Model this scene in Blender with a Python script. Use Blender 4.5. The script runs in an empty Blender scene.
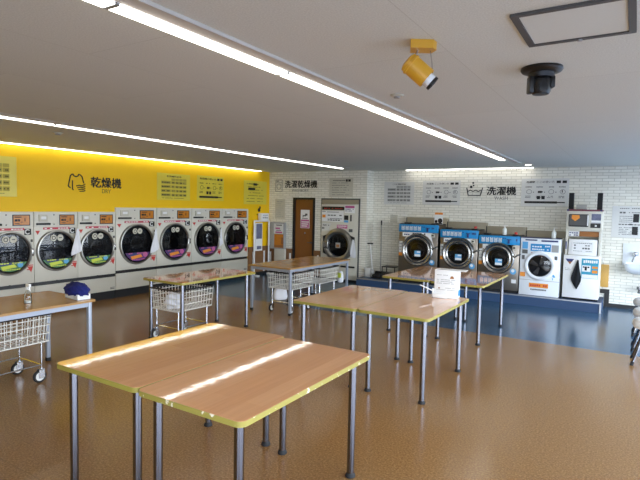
import bpy, bmesh, math, random
from mathutils import Matrix, Vector
random.seed(7)
S = bpy.context.scene
COL = S.collection
PI = math.pi

# ------------------------------------------------------------------ materials
def lin(c):
    return tuple(((v/255)/12.92 if v/255 <= .04045 else ((v/255+.055)/1.055)**2.4) for v in c)

def newmat(name):
    m = bpy.data.materials.new(name); m.use_nodes = True
    nt = m.node_tree
    return m, nt, nt.nodes['Principled BSDF']

def mat(name, rgb, rough=.5, metal=0., var=.06, scale=9., spec=.5, bump=0., bscale=60., coat=0.):
    """principled with a slow noise variation of the colour (procedural)"""
    m, nt, b = newmat(name)
    c = lin(rgb)
    tc = nt.nodes.new('ShaderNodeTexCoord')
    n = nt.nodes.new('ShaderNodeTexNoise'); n.inputs['Scale'].default_value = scale; n.inputs['Detail'].default_value = 3
    nt.links.new(tc.outputs['Object'], n.inputs['Vector'])
    mx = nt.nodes.new('ShaderNodeMix'); mx.data_type = 'RGBA'
    mx.inputs['A'].default_value = (*[v*(1-var) for v in c], 1)
    mx.inputs['B'].default_value = (*[min(1, v*(1+var)) for v in c], 1)
    nt.links.new(n.outputs['Fac'], mx.inputs['Factor'])
    nt.links.new(mx.outputs['Result'], b.inputs['Base Color'])
    b.inputs['Roughness'].default_value = rough
    b.inputs['Metallic'].default_value = metal
    b.inputs['Specular IOR Level'].default_value = spec
    b.inputs['Coat Weight'].default_value = coat
    if bump:
        n2 = nt.nodes.new('ShaderNodeTexNoise'); n2.inputs['Scale'].default_value = bscale
        nt.links.new(tc.outputs['Object'], n2.inputs['Vector'])
        bp = nt.nodes.new('ShaderNodeBump'); bp.inputs['Strength'].default_value = bump; bp.inputs['Distance'].default_value = .002
        nt.links.new(n2.outputs['Fac'], bp.inputs['Height'])
        nt.links.new(bp.outputs['Normal'], b.inputs['Normal'])
    return m

def emis(name, rgb, strength):
    m = bpy.data.materials.new(name); m.use_nodes = True
    nt = m.node_tree; nt.nodes.clear()
    e = nt.nodes.new('ShaderNodeEmission'); e.inputs['Color'].default_value = (*rgb, 1); e.inputs['Strength'].default_value = strength
    o = nt.nodes.new('ShaderNodeOutputMaterial'); nt.links.new(e.outputs[0], o.inputs[0])
    return m

def brick_mat(name, axis, a, b_, mortar):
    m, nt, b = newmat(name)
    tc = nt.nodes.new('ShaderNodeTexCoord')
    sp = nt.nodes.new('ShaderNodeSeparateXYZ'); cb = nt.nodes.new('ShaderNodeCombineXYZ')
    nt.links.new(tc.outputs['Object'], sp.inputs[0])
    nt.links.new(sp.outputs[axis], cb.inputs[0]); nt.links.new(sp.outputs[2], cb.inputs[1])
    br = nt.nodes.new('ShaderNodeTexBrick')
    br.inputs['Scale'].default_value = 1
    br.inputs['Brick Width'].default_value = .19; br.inputs['Row Height'].default_value = .054
    br.inputs['Mortar Size'].default_value = .005; br.inputs['Mortar Smooth'].default_value = .25
    br.inputs['Color1'].default_value = (*lin(a), 1); br.inputs['Color2'].default_value = (*lin(b_), 1)
    br.inputs['Mortar'].default_value = (*lin(mortar), 1)
    nt.links.new(cb.outputs[0], br.inputs['Vector'])
    nt.links.new(br.outputs['Color'], b.inputs['Base Color'])
    b.inputs['Roughness'].default_value = .55
    bp = nt.nodes.new('ShaderNodeBump'); bp.inputs['Strength'].default_value = .5; bp.inputs['Distance'].default_value = .004; bp.invert = True
    nt.links.new(br.outputs['Fac'], bp.inputs['Height']); nt.links.new(bp.outputs['Normal'], b.inputs['Normal'])
    return m

def floor_mat(name, c1, c2, c3, rough, seam):
    m, nt, b = newmat(name)
    tc = nt.nodes.new('ShaderNodeTexCoord')
    v = nt.nodes.new('ShaderNodeTexNoise'); v.inputs['Scale'].default_value = 70; v.inputs['Detail'].default_value = 4; v.inputs['Roughness'].default_value = .8
    nt.links.new(tc.outputs['Object'], v.inputs['Vector'])
    r = nt.nodes.new('ShaderNodeValToRGB')
    r.color_ramp.elements[0].position = .36; r.color_ramp.elements[0].color = (*lin(c1), 1)
    r.color_ramp.elements[1].position = .64; r.color_ramp.elements[1].color = (*lin(c3), 1)
    e = r.color_ramp.elements.new(.5); e.color = (*lin(c2), 1)
    nt.links.new(v.outputs['Fac'], r.inputs['Fac'])
    # sheet seams
    mp = nt.nodes.new('ShaderNodeTexBrick')
    mp.inputs['Scale'].default_value = 1; mp.inputs['Brick Width'].default_value = 40; mp.inputs['Row Height'].default_value = 1.82
    mp.inputs['Mortar Size'].default_value = .003; mp.inputs['Mortar Smooth'].default_value = 0
    mp.inputs['Color1'].default_value = (1, 1, 1, 1); mp.inputs['Color2'].default_value = (1, 1, 1, 1)
    mp.inputs['Mortar'].default_value = (seam, seam, seam, 1)
    mpp = nt.nodes.new('ShaderNodeMapping'); mpp.inputs['Location'].default_value = (15, .12, 0)
    nt.links.new(tc.outputs['Object'], mpp.inputs['Vector']); nt.links.new(mpp.outputs[0], mp.inputs['Vector'])
    mx = nt.nodes.new('ShaderNodeMix'); mx.data_type = 'RGBA'; mx.blend_type = 'MULTIPLY'; mx.inputs['Factor'].default_value = 1
    nt.links.new(r.outputs['Color'], mx.inputs['A']); nt.links.new(mp.outputs['Color'], mx.inputs['B'])
    nt.links.new(mx.outputs['Result'], b.inputs['Base Color'])
    # worn gloss
    w = nt.nodes.new('ShaderNodeTexNoise'); w.inputs['Scale'].default_value = 1.3; w.inputs['Detail'].default_value = 1
    nt.links.new(tc.outputs['Object'], w.inputs['Vector'])
    mr = nt.nodes.new('ShaderNodeMapRange'); mr.inputs['To Min'].default_value = rough-.02; mr.inputs['To Max'].default_value = rough+.05
    nt.links.new(w.outputs['Fac'], mr.inputs['Value']); nt.links.new(mr.outputs[0], b.inputs['Roughness'])
    bp = nt.nodes.new('ShaderNodeBump'); bp.inputs['Strength'].default_value = .12; bp.inputs['Distance'].default_value = .002
    n3 = nt.nodes.new('ShaderNodeTexNoise'); n3.inputs['Scale'].default_value = 45
    nt.links.new(tc.outputs['Object'], n3.inputs['Vector'])
    nt.links.new(n3.outputs['Fac'], bp.inputs['Height']); nt.links.new(bp.outputs['Normal'], b.inputs['Normal'])
    b.inputs['Specular IOR Level'].default_value = .6
    return m

def ceil_mat():
    m, nt, b = newmat('ceiling_board')
    tc = nt.nodes.new('ShaderNodeTexCoord')
    n = nt.nodes.new('ShaderNodeTexNoise'); n.inputs['Scale'].default_value = 120; n.inputs['Detail'].default_value = 3
    nt.links.new(tc.outputs['Object'], n.inputs['Vector'])
    r = nt.nodes.new('ShaderNodeValToRGB')
    r.color_ramp.elements[0].position = .3; r.color_ramp.elements[0].color = (*lin((204, 207, 201)), 1)
    r.color_ramp.elements[1].position = .7; r.color_ramp.elements[1].color = (*lin((222, 225, 219)), 1)
    nt.links.new(n.outputs['Fac'], r.inputs['Fac'])
    sp = nt.nodes.new('ShaderNodeSeparateXYZ'); cb = nt.nodes.new('ShaderNodeCombineXYZ')
    nt.links.new(tc.outputs['Object'], sp.inputs[0]); nt.links.new(sp.outputs[1], cb.inputs[0]); nt.links.new(sp.outputs[0], cb.inputs[1])
    br = nt.nodes.new('ShaderNodeTexBrick'); br.inputs['Scale'].default_value = 1
    br.inputs['Brick Width'].default_value = 1.82; br.inputs['Row Height'].default_value = .91
    br.inputs['Mortar Size'].default_value = .003; br.inputs['Mortar Smooth'].default_value = .1
    br.inputs['Color1'].default_value = (1, 1, 1, 1); br.inputs['Color2'].default_value = (.97, .97, .97, 1); br.inputs['Mortar'].default_value = (.85, .845, .83, 1)
    nt.links.new(cb.outputs[0], br.inputs['Vector'])
    mx = nt.nodes.new('ShaderNodeMix'); mx.data_type = 'RGBA'; mx.blend_type = 'MULTIPLY'; mx.inputs['Factor'].default_value = 1
    nt.links.new(r.outputs['Color'], mx.inputs['A']); nt.links.new(br.outputs['Color'], mx.inputs['B'])
    nt.links.new(mx.outputs['Result'], b.inputs['Base Color'])
    b.inputs['Roughness'].default_value = .8; b.inputs['Specular IOR Level'].default_value = .25
    bp = nt.nodes.new('ShaderNodeBump'); bp.inputs['Strength'].default_value = .35; bp.inputs['Distance'].default_value = .003
    nt.links.new(n.outputs['Fac'], bp.inputs['Height']); nt.links.new(bp.outputs['Normal'], b.inputs['Normal'])
    return m

def wood_mat(name, c1, c2, rough, plank=.095, grain=1., spec=.5, coat=0.):
    """boards running along local Y, each with its own tone, and long grain"""
    m, nt, b = newmat(name)
    tc = nt.nodes.new('ShaderNodeTexCoord')
    mp = nt.nodes.new('ShaderNodeMapping'); mp.inputs['Scale'].default_value = (1/plank, .55, 1)
    nt.links.new(tc.outputs['Object'], mp.inputs['Vector'])
    br = nt.nodes.new('ShaderNodeTexBrick'); br.inputs['Scale'].default_value = 1
    mp2 = nt.nodes.new('ShaderNodeSeparateXYZ'); cb = nt.nodes.new('ShaderNodeCombineXYZ')
    nt.links.new(tc.outputs['Object'], mp2.inputs[0]); nt.links.new(mp2.outputs[1], cb.inputs[0]); nt.links.new(mp2.outputs[0], cb.inputs[1])
    br.inputs['Brick Width'].default_value = .9; br.inputs['Row Height'].default_value = plank; br.inputs['Mortar Size'].default_value = 0
    br.inputs['Color1'].default_value = (*lin(c1), 1); br.inputs['Color2'].default_value = (*lin(c2), 1)
    nt.links.new(cb.outputs[0], br.inputs['Vector'])
    g = nt.nodes.new('ShaderNodeTexNoise'); g.inputs['Scale'].default_value = 4; g.inputs['Detail'].default_value = 5
    mg = nt.nodes.new('ShaderNodeMapping'); mg.inputs['Scale'].default_value = (14, .6, 6)
    nt.links.new(tc.outputs['Object'], mg.inputs['Vector']); nt.links.new(mg.outputs[0], g.inputs['Vector'])
    r = nt.nodes.new('ShaderNodeValToRGB')
    r.color_ramp.elements[0].position = .3; r.color_ramp.elements[0].color = (1-.2*grain, 1-.22*grain, 1-.25*grain, 1)
    r.color_ramp.elements[1].position = .75; r.color_ramp.elements[1].color = (1, 1, 1, 1)
    nt.links.new(g.outputs['Fac'], r.inputs['Fac'])
    mx = nt.nodes.new('ShaderNodeMix'); mx.data_type = 'RGBA'; mx.blend_type = 'MULTIPLY'; mx.inputs['Factor'].default_value = 1
    nt.links.new(br.outputs['Color'], mx.inputs['A']); nt.links.new(r.outputs['Color'], mx.inputs['B'])
    nt.links.new(mx.outputs['Result'], b.inputs['Base Color'])
    b.inputs['Roughness'].default_value = rough; b.inputs['Specular IOR Level'].default_value = spec
    b.inputs['Coat Weight'].default_value = coat; b.inputs['Coat Roughness'].default_value = .03; b.inputs['Coat IOR'].default_value = 1.6
    bp = nt.nodes.new('ShaderNodeBump'); bp.inputs['Strength'].default_value = .05; bp.inputs['Distance'].default_value = .001
    n3 = nt.nodes.new('ShaderNodeTexNoise'); n3.inputs['Scale'].default_value = 22
    nt.links.new(tc.outputs['Object'], n3.inputs['Vector'])
    nt.links.new(n3.outputs['Fac'], bp.inputs['Height']); nt.links.new(bp.outputs['Normal'], b.inputs['Normal'])
    if coat:
        b2 = nt.nodes.new('ShaderNodeBump'); b2.inputs['Strength'].default_value = .22; b2.inputs['Distance'].default_value = .001
        n4 = nt.nodes.new('ShaderNodeTexNoise'); n4.inputs['Scale'].default_value = 16; n4.inputs['Detail'].default_value = 3
        nt.links.new(tc.outputs['Object'], n4.inputs['Vector'])
        nt.links.new(n4.outputs['Fac'], b2.inputs['Height']); nt.links.new(b2.outputs['Normal'], b.inputs['Coat Normal']); nt.links.new(b2.outputs['Normal'], b.inputs['Normal'])
    return m

def chipped_mat(name, c, chip, amount):
    m, nt, b = newmat(name)
    tc = nt.nodes.new('ShaderNodeTexCoord')
    n = nt.nodes.new('ShaderNodeTexNoise'); n.inputs['Scale'].default_value = 22; n.inputs['Detail'].default_value = 4
    nt.links.new(tc.outputs['Object'], n.inputs['Vector'])
    r = nt.nodes.new('ShaderNodeValToRGB'); r.color_ramp.interpolation = 'LINEAR'
    r.color_ramp.elements[0].position = amount; r.color_ramp.elements[0].color = (*lin(c), 1)
    r.color_ramp.elements[1].position = amount+.03; r.color_ramp.elements[1].color = (*lin(chip), 1)
    nt.links.new(n.outputs['Fac'], r.inputs['Fac']); nt.links.new(r.outputs['Color'], b.inputs['Base Color'])
    b.inputs['Roughness'].default_value = .4
    return m

def pane_mat(name, tint, gloss):
    m = bpy.data.materials.new(name); m.use_nodes = True
    nt = m.node_tree; nt.nodes.clear()
    t = nt.nodes.new('ShaderNodeBsdfTransparent'); t.inputs[0].default_value = (*tint, 1)
    g = nt.nodes.new('ShaderNodeBsdfGlossy'); g.inputs['Roughness'].default_value = .03; g.inputs['Color'].default_value = (1, 1, 1, 1)
    f = nt.nodes.new('ShaderNodeFresnel'); f.inputs['IOR'].default_value = gloss
    mx = nt.nodes.new('ShaderNodeMixShader'); o = nt.nodes.new('ShaderNodeOutputMaterial')
    nt.links.new(f.outputs[0], mx.inputs[0]); nt.links.new(t.outputs[0], mx.inputs[1]); nt.links.new(g.outputs[0], mx.inputs[2])
    nt.links.new(mx.outputs[0], o.inputs[0])
    return m

M = {}
M['yellow_wall'] = mat('yellow_wall', (238, 191, 12), .5, var=.02, spec=.3)
M['brick_x'] = brick_mat('white_brick_back', 0, (224, 220, 206), (236, 233, 221), (190, 186, 171))
M['brick_y'] = brick_mat('white_brick_return', 1, (224, 220, 206), (236, 233, 221), (190, 186, 171))
M['plain_wall'] = mat('plain_wall', (196, 192, 184), .7, var=.03)
M['ceiling'] = ceil_mat()
M['tan_floor'] = floor_mat('tan_vinyl_floor', (118, 82, 45), (142, 103, 60), (168, 131, 83), .2, .8)
M['blue_floor'] = floor_mat('blue_vinyl_floor', (44, 74, 98), (55, 88, 114), (68, 102, 130), .17, 1)
M['ground'] = mat('asphalt', (120, 120, 120), .9, bump=.3)
M['cream'] = mat('cream_enamel', (206, 202, 188), .38, var=.02)
M['cream2'] = mat('cream_enamel_panel', (192, 187, 172), .4, var=.02)
M['black'] = mat('black_plastic', (18, 18, 19), .4, var=.1)
M['blackmat'] = mat('black_rubber', (14, 14, 15), .75, var=.1)
M['darkgrey'] = mat('dark_grey_metal', (78, 77, 76), .5, var=.04)
M['dryer_ring'] = mat('grey_alloy', (150, 148, 142), .3, .9, var=.04)
M['maroon'] = mat('maroon_band', (112, 56, 68), .5)
M['chrome'] = mat('chrome', (205, 205, 208), .14, 1., var=.02)
M['steel_leg'] = mat('brushed_steel_leg', (126, 126, 132), .11, 1., var=.03)
M['grey_paint'] = mat('grey_painted_steel', (150, 156, 168), .4, .2, var=.03)
M['stainless'] = mat('stainless_panel', (146, 138, 128), .36, 1., var=.12, scale=3)
M['dial_ring'] = mat('door_ring_alloy', (148, 146, 142), .24, .95, var=.05)
M['drum_dark'] = mat('dark_drum', (22, 22, 24), .45, .3, var=.3)
M['drum_steel'] = mat('steel_drum', (88, 88, 92), .3, 1., var=.25, scale=14)
M['pane'] = pane_mat('door_glass', (.55, .57, .6), 1.45)
M['pane_dark'] = pane_mat('smoked_door_glass', (.3, .3, .33), 1.35)
M['orange_screen'] = mat('orange_display', (190, 116, 16), .3, var=.25, scale=30)
M['white'] = mat('white_plastic', (232, 232, 230), .35, var=.02)
M['whitegloss'] = mat('white_enamel', (226, 230, 234), .25, var=.02)
M['paper'] = mat('white_paper', (228, 228, 226), .8, var=.02)
M['cloth_white'] = mat('white_cloth', (222, 222, 226), .95, var=.06, bump=.4)
M['red'] = mat('red_print', (190, 52, 44), .5)
M['pinkred'] = mat('pink_red_print', (186, 62, 76), .5)
M['pink'] = mat('pink_print', (186, 92, 140), .6)
M['green'] = mat('green_sticker', (70, 118, 72), .5, var=.3, scale=25)
M['lime'] = mat('lime_print', (196, 208, 70), .5)
M['purple'] = mat('purple_sticker', (84, 48, 106), .5, var=.3, scale=25)
M['orange'] = mat('orange_print', (226, 140, 44), .5)
M['navy_print'] = mat('navy_print', (44, 54, 104), .5)
M['blue_panel'] = mat('blue_control_panel', (22, 132, 190), .35, var=.03)
M['skyblue'] = mat('light_blue_print', (88, 160, 208), .5, var=.08)
M['ink'] = mat('black_ink', (20, 20, 20), .6)
M['greyink'] = mat('grey_ink', (92, 92, 90), .7)
M['paleink'] = mat('pale_grey_ink', (156, 156, 152), .7)
M['olive_ink'] = mat('olive_ink', (104, 96, 40), .7)
M['olive_pale'] = mat('pale_olive_ink', (172, 158, 62), .7)
M['plate_grey'] = mat('satin_plate', (210, 209, 204), .5, var=.02)
M['plate_yellow'] = mat('pale_yellow_plate', (218, 198, 62), .35, var=.03)
M['plate_cream'] = mat('pale_plate', (196, 192, 176), .45, var=.03)
M['door_wood'] = wood_mat('brown_door', (128, 78, 24), (134, 82, 26), .4, .9, .5)
M['wainscot'] = wood_mat('brown_wainscot', (128, 90, 54), (136, 96, 60), .45, .12, .6)
M['table_wood'] = wood_mat('table_wood', (230, 168, 118), (242, 184, 134), .05, .105, .5, coat=.6)
M['table_beech'] = wood_mat('table_beech', (182, 136, 80), (190, 144, 88), .2, .3, .5)
M['edge_yellow'] = chipped_mat('yellow_edge', (150, 138, 62), (225, 215, 185), .86)
M['edge_chipped'] = chipped_mat('chipped_yellow_edge', (150, 138, 66), (226, 218, 196), .61)
M['edge_beech'] = mat('beech_edge', (160, 118, 62), .4)
M['wire_white'] = mat('white_coated_wire', (216, 212, 202), .35, var=.03)
M['navy'] = mat('navy_fleece', (18, 26, 96), .95, var=.35, scale=60, bump=1., bscale=140)
M['clear'] = pane_mat('clear_plastic', (.9, .9, .9), 1.5)
M['duct'] = mat('beige_casing', (152, 142, 120), .5, var=.03)
M['platform'] = mat('blue_platform', (44, 70, 104), .45, var=.05)
M['alu'] = mat('aluminium_trim', (178, 180, 184), .35, .8, var=.03)
M['yellow_lamp'] = mat('yellow_enamel', (212, 158, 44), .4, var=.04)
M['board'] = wood_mat('pale_wood_board', (206, 160, 78), (212, 168, 86), .55, .3, .5)
M['shelf_brown'] = mat('brown_print', (150, 96, 44), .6, var=.2)
M['teal_print'] = mat('teal_print', (44, 148, 176), .5, var=.2, scale=14)
M['poster_blue'] = mat('poster_blue', (104, 108, 132), .5, var=.5, scale=18)
M['stool_pad'] = mat('white_vinyl', (244, 242, 238), .5, var=.02)
M['soap'] = mat('white_bottle', (222, 226, 222), .3, var=.03)
M['black_cloth'] = mat('black_cloth', (16, 17, 22), .95, var=.3, bump=.4)
M['hatch_board'] = mat('hatch_board', (212, 215, 209), .8, var=.04, scale=120, bump=.4, bscale=120)
M['strip_light'] = emis('led_strip', (1., .97, .9), 7)

# ------------------------------------------------------------------ mesh builder
class MB:
    def __init__(s): s.b = bmesh.new()
    def _xf(s, vs, mtx):
        if mtx is not None: bmesh.ops.transform(s.b, matrix=mtx, verts=vs)
    def box(s, x0, x1, y0, y1, z0, z1, bev=0., seg=2, mtx=None):
        r = bmesh.ops.create_cube(s.b, size=1)
        vs = r['verts']
        bmesh.ops.transform(s.b, matrix=Matrix.Translation(((x0+x1)/2, (y0+y1)/2, (z0+z1)/2)) @ Matrix.Diagonal((abs(x1-x0), abs(y1-y0), abs(z1-z0), 1)), verts=vs)
        if bev:
            es = list({e for v in vs for e in v.link_edges})
            rr = bmesh.ops.bevel(s.b, geom=es, offset=bev, segments=seg, affect='EDGES', profile=.5)
            vs = list({v for f in rr['faces'] for v in f.verts} | {v for v in vs if v.is_valid})
        s._xf(vs, mtx); return s
    def prism(s, pts, y0, y1, mtx=None):
        """polygon in local X-Z extruded along Y"""
        n = len(pts)
        a = [s.b.verts.new((p[0], y0, p[1])) for p in pts]; c = [s.b.verts.new((p[0], y1, p[1])) for p in pts]
        s.b.faces.new(a); s.b.faces.new(list(reversed(c)))
        for i in range(n):
            j = (i+1) % n; s.b.faces.new((a[j], a[i], c[i], c[j]))
        s._xf(a+c, mtx); return s
    def plate(s, pts, z0, z1, mtx=None):
        n = len(pts)
        a = [s.b.verts.new((p[0], p[1], z0)) for p in pts]; c = [s.b.verts.new((p[0], p[1], z1)) for p in pts]
        s.b.faces.new(list(reversed(a))); s.b.faces.new(c)
        for i in range(n):
            j = (i+1) % n; s.b.faces.new((a[i], a[j], c[j], c[i]))
        s._xf(a+c, mtx); return s
    def ring(s, po, pi, z0, z1):
        n = len(po)
        A = [[s.b.verts.new((p[0], p[1], z)) for p in q] for q in (po, pi) for z in (z0, z1)]
        for i in range(n):
            j = (i+1) % n
            s.b.faces.new((A[0][i], A[0][j], A[1][j], A[1][i]))
            s.b.faces.new((A[2][j], A[2][i], A[3][i], A[3][j]))
            s.b.faces.new((A[1][i], A[1][j], A[3][j], A[3][i]))
            s.b.faces.new((A[0][j], A[0][i], A[2][i], A[2][j]))
        return s
    def lathe(s, prof, mtx=None, n=40):
        """prof = [(r, h)]: revolved about local Z"""
        rows = []; vs = []
        for r, h in prof:
            if r < 1e-6:
                v = s.b.verts.new((0, 0, h)); rows.append([v]); vs.append(v)
            else:
                row = [s.b.verts.new((r*math.cos(2*PI*i/n), r*math.sin(2*PI*i/n), h)) for i in range(n)]
                rows.append(row); vs += row
        for a, c in zip(rows, rows[1:]):
            for i in range(n):
                j = (i+1) % n
                if len(a) == 1 and len(c) == 1: break
                if len(a) == 1: s.b.faces.new((a[0], c[i], c[j]))
                elif len(c) == 1: s.b.faces.new((a[i], a[j], c[0]))
                else: s.b.faces.new((a[i], a[j], c[j], c[i]))
        s._xf(vs, mtx); return s
    def cyl(s, p0, p1, r, r2=None, n=16):
        p0, p1 = Vector(p0), Vector(p1); d = p1-p0
        q = d.to_track_quat('Z', 'Y').to_matrix().to_4x4()
        return s.lathe([(0, 0), (r, 0), (r if r2 is None else r2, d.length), (0, d.length)], Matrix.Translation(p0) @ q, n)
    def tube(s, pts, r, n=8):
        for a, c in zip(pts, pts[1:]): s.cyl(a, c, r, n=n)
        for p in pts[1:-1]: s.ball(p, r*1.0, n)
        return s
    def ball(s, c, r, n=10, sc=(1, 1, 1)):
        rr = bmesh.ops.create_uvsphere(s.b, u_segments=max(8, n), v_segments=max(6, n//2+2), radius=r)
        bmesh.ops.transform(s.b, matrix=Matrix.Translation(c) @ Matrix.Diagonal((*sc, 1)), verts=rr['verts']); return s
    def obj(s, name, m, parent=None, smooth=35):
        bmesh.ops.recalc_face_normals(s.b, faces=s.b.faces)
        me = bpy.data.meshes.new(name); s.b.to_mesh(me); s.b.free()
        for mm in (m if isinstance(m, (list, tuple)) else [m]): me.materials.append(M[mm])
        me.polygons.foreach_set('use_smooth', [True]*len(me.polygons))
        me.set_sharp_from_angle(angle=math.radians(smooth))
        o = bpy.data.objects.new(name, me); COL.objects.link(o)
        if parent is not None: o.parent = parent
        return o

def tag(o, label, cat, group=None, kind=None):
    o['label'] = label; o['category'] = cat
    if group: o['group'] = group
    if kind: o['kind'] = kind
    return o
def thing(name, label, cat, loc=(0, 0, 0), rz=0., group=None):
    o = bpy.data.objects.new(name, None); COL.objects.link(o)
    o.empty_display_size = .1; o.location = loc; o.rotation_euler = (0, 0, rz)
    return tag(o, label, cat, group)
def struct(name, mb, m, **k):
    o = mb.obj(name, m, **k); o['kind'] = 'structure'; return o
def dup(o, parent=None):
    c = o.copy(); COL.objects.link(c)
    if parent is not None: c.parent = parent
    for ch in list(o.children): dup(ch, c)
    return c
def rrect(x0, x1, y0, y1, r, k=5):
    pts = []
    for cx, cy, a in ((x1-r, y1-r, 0), (x0+r, y1-r, PI/2), (x0+r, y0+r, PI), (x1-r, y0+r, 1.5*PI)):
        for i in range(k+1):
            t = a+PI/2*i/k; pts.append((cx+r*math.cos(t), cy+r*math.sin(t)))
    return pts
OUT = Matrix.Rotation(PI/2, 4, 'X')          # local Z of a lathe -> -Y (out of a front)
def front(x, y, z): return Matrix.Translation((x, y, z)) @ OUT
def text_obj(name, txt, m, parent, x0, x1, z0, z1, y, bold=0.):
    """real lettering fitted to a rectangle on a front (X-Z), facing -Y"""
    cu = bpy.data.curves.new(name, 'FONT'); cu.body = txt; cu.size = 1; cu.extrude = .004
    t = bpy.data.objects.new(name, cu); COL.objects.link(t)
    dg = bpy.context.evaluated_depsgraph_get(); dg.update()
    me = bpy.data.meshes.new_from_object(t.evaluated_get(dg))
    bpy.data.objects.remove(t); bpy.data.curves.remove(cu)
    me.name = name
    xs = [v.co.x for v in me.vertices]; ys = [v.co.y for v in me.vertices]
    ax, bx, ay, by = min(xs), max(xs), min(ys), max(ys)
    for v in me.vertices:
        v.co = Vector((x0+(v.co.x-ax)/(bx-ax)*(x1-x0), y-.0015-v.co.z*.3, z0+(v.co.y-ay)/(by-ay)*(z1-z0)))
    if bold:
        b = bmesh.new(); b.from_mesh(me); src = list(b.faces)
        for dx, dz in ((bold, 0), (-bold, 0), (0, bold*.6), (0, -bold*.6)):
            g = bmesh.ops.duplicate(b, geom=src)
            bmesh.ops.translate(b, vec=(dx, -.0003*(1+dx*20), dz), verts=[v for v in g['geom'] if isinstance(v, bmesh.types.BMVert)])
        b.to_mesh(me); b.free()
    me.materials.clear(); me.materials.append(M[m])
    o = bpy.data.objects.new(name, me); COL.objects.link(o); o.parent = parent
    return o

# ------------------------------------------------------------------ geometry of the room
X1, Y2, Y3, XR = -8.03, 10.4, 10.75, -5.24
CZ = 2.6
XE, YF = 2.8, -2.6          # right wall with the shop windows, front wall with the shop windows
T = .1
# floor: tan sheet, blue sheet in front of the machines
mb = MB(); mb.box(-9.2, XE+.2, YF-.2, 7.25, -.1, 0)
struct('floor', mb, 'tan_floor')
mb = MB(); mb.box(-9.2, XE+.2, 7.25, 11.6, -.1, 0)
struct('floor.001', mb, 'blue_floor')
mb = MB(); mb.box(-40, 45, -45, 45, -.3, -.11)
struct('ground', mb, 'ground')
mb = MB(); mb.box(-9.2, XE+.2, YF-.2, 11.6, CZ, CZ+.15)
struct('ceiling', mb, 'ceiling')
# left wall: pieces round the built-in dryers
G1 = [(3.63, .735), (4.365, .735), (5.10, .735)]
G2 = [(5.84, .925), (6.765, .925), (7.69, .925), (8.615, .925)]
G0 = [(3.63-.735*k, .735) for k in range(1, 3)]
d0 = G0[-1][0]
mb = MB()
mb.box(X1-T, X1, YF, d0-.005, 0, CZ)
mb.box(X1-T, X1, d0-.005, 5.837, 1.576, CZ)
mb.box(X1-T, X1, 5.837, 9.545, 1.656, CZ)
mb.box(X1-T, X1, 9.545, Y2+T, 0, CZ)
struct('wall_left', mb, 'yellow_wall')
# back wall with the brown door and the tall dryer, then the return and the machine alcove
DX0, DX1, DZ = -7.28, -6.63, 1.96
KX0, KX1, KZ = -6.45, -5.40, 1.95
mb = MB()
mb.box(X1, DX0, Y2, Y2+T, 0, CZ); mb.box(DX0, DX1, Y2, Y2+T, DZ, CZ); mb.box(DX1, KX0, Y2, Y2+T, 0, CZ)
mb.box(KX0, KX1, Y2, Y2+T, KZ, CZ); mb.box(KX1, XR-T, Y2, Y2+T, 0, CZ)
struct('wall_back', mb, 'brick_x')
mb = MB(); mb.box(XR-T, XR, Y2, Y3+T, 0, CZ)
struct('wall_return', mb, 'brick_y')
mb = MB(); mb.box(XR, XE+T, Y3, Y3+T, 0, CZ)
struct('wall_alcove', mb, 'brick_x')
for k, bxs in enumerate(((-9.3, -9.2, YF-.2, 11.6), (-9.2, XR-T, 11.5, 11.6), (-9.2, X1-T, YF-T, YF), (XR-T-.06, XR-T, Y3+T+.001, 11.5))):
    mb = MB(); mb.box(*bxs, 0, CZ); struct('wall_light_block', mb, 'plain_wall')  # unseen walls added behind the machines to stop daylight leaking through gaps
# walls behind the camera, open shop windows
mb = MB()
mb.box(XE, XE+T, YF-T, Y3, 0, .12); mb.box(XE, XE+T, YF-T, Y3, 2.35, CZ)
for y in (YF-T, 1.6, 5.6, Y3-.55): mb.box(XE, XE+T, y, y+.22, .12, 2.35)
struct('wall_right', mb, 'plain_wall')
mb = MB()
mb.box(X1-T, XE, YF-T, YF, 0, .12); mb.box(X1-T, XE, YF-T, YF, 2.35, CZ)
mb.box(X1-T, -1.0, YF-T, YF, .12, 2.35)  # unseen solid stretch, added to keep daylight off the left floor
for x in (.1, XE-.22): mb.box(x, x+.22, YF-T, YF, .12, 2.35)
struct('wall_front', mb, 'plain_wall')
# black skirting along the alcove, stepping round the platform
PX0, PX1, PYF, PZ = XR+.01, -.445, 9.97, .18
mb = MB()
mb.box(PX1+.06, XE, Y3-.012, Y3, 0, .075)
mb.box(PX1+.01, PX1+.09, Y3-.013, Y3, 0, .33)
mb.box(PX1-.14, PX1+.01, Y3-.013, Y3, .25, .33)
struct('baseboard_alcove', mb, 'black')
mb = MB(); mb.box(XR, XR+.012, Y2, Y3-.014, PZ, PZ+.06); struct('baseboard_return', mb, 'black')
mb = MB(); mb.box(KX1, XR-.0, Y2-.012, Y2, 0, .06); mb.box(DX1+.01, KX0-.0, Y2-.012, Y2, 0, .06); struct('baseboard_back', mb, 'black')
mb = MB(); mb.box(X1, X1+.012, 9.57, Y2, 0, .08); mb.box(X1+.012, DX0-.0, Y2-.012, Y2, 0, .08); struct('baseboard_left', mb, 'black')
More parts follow.
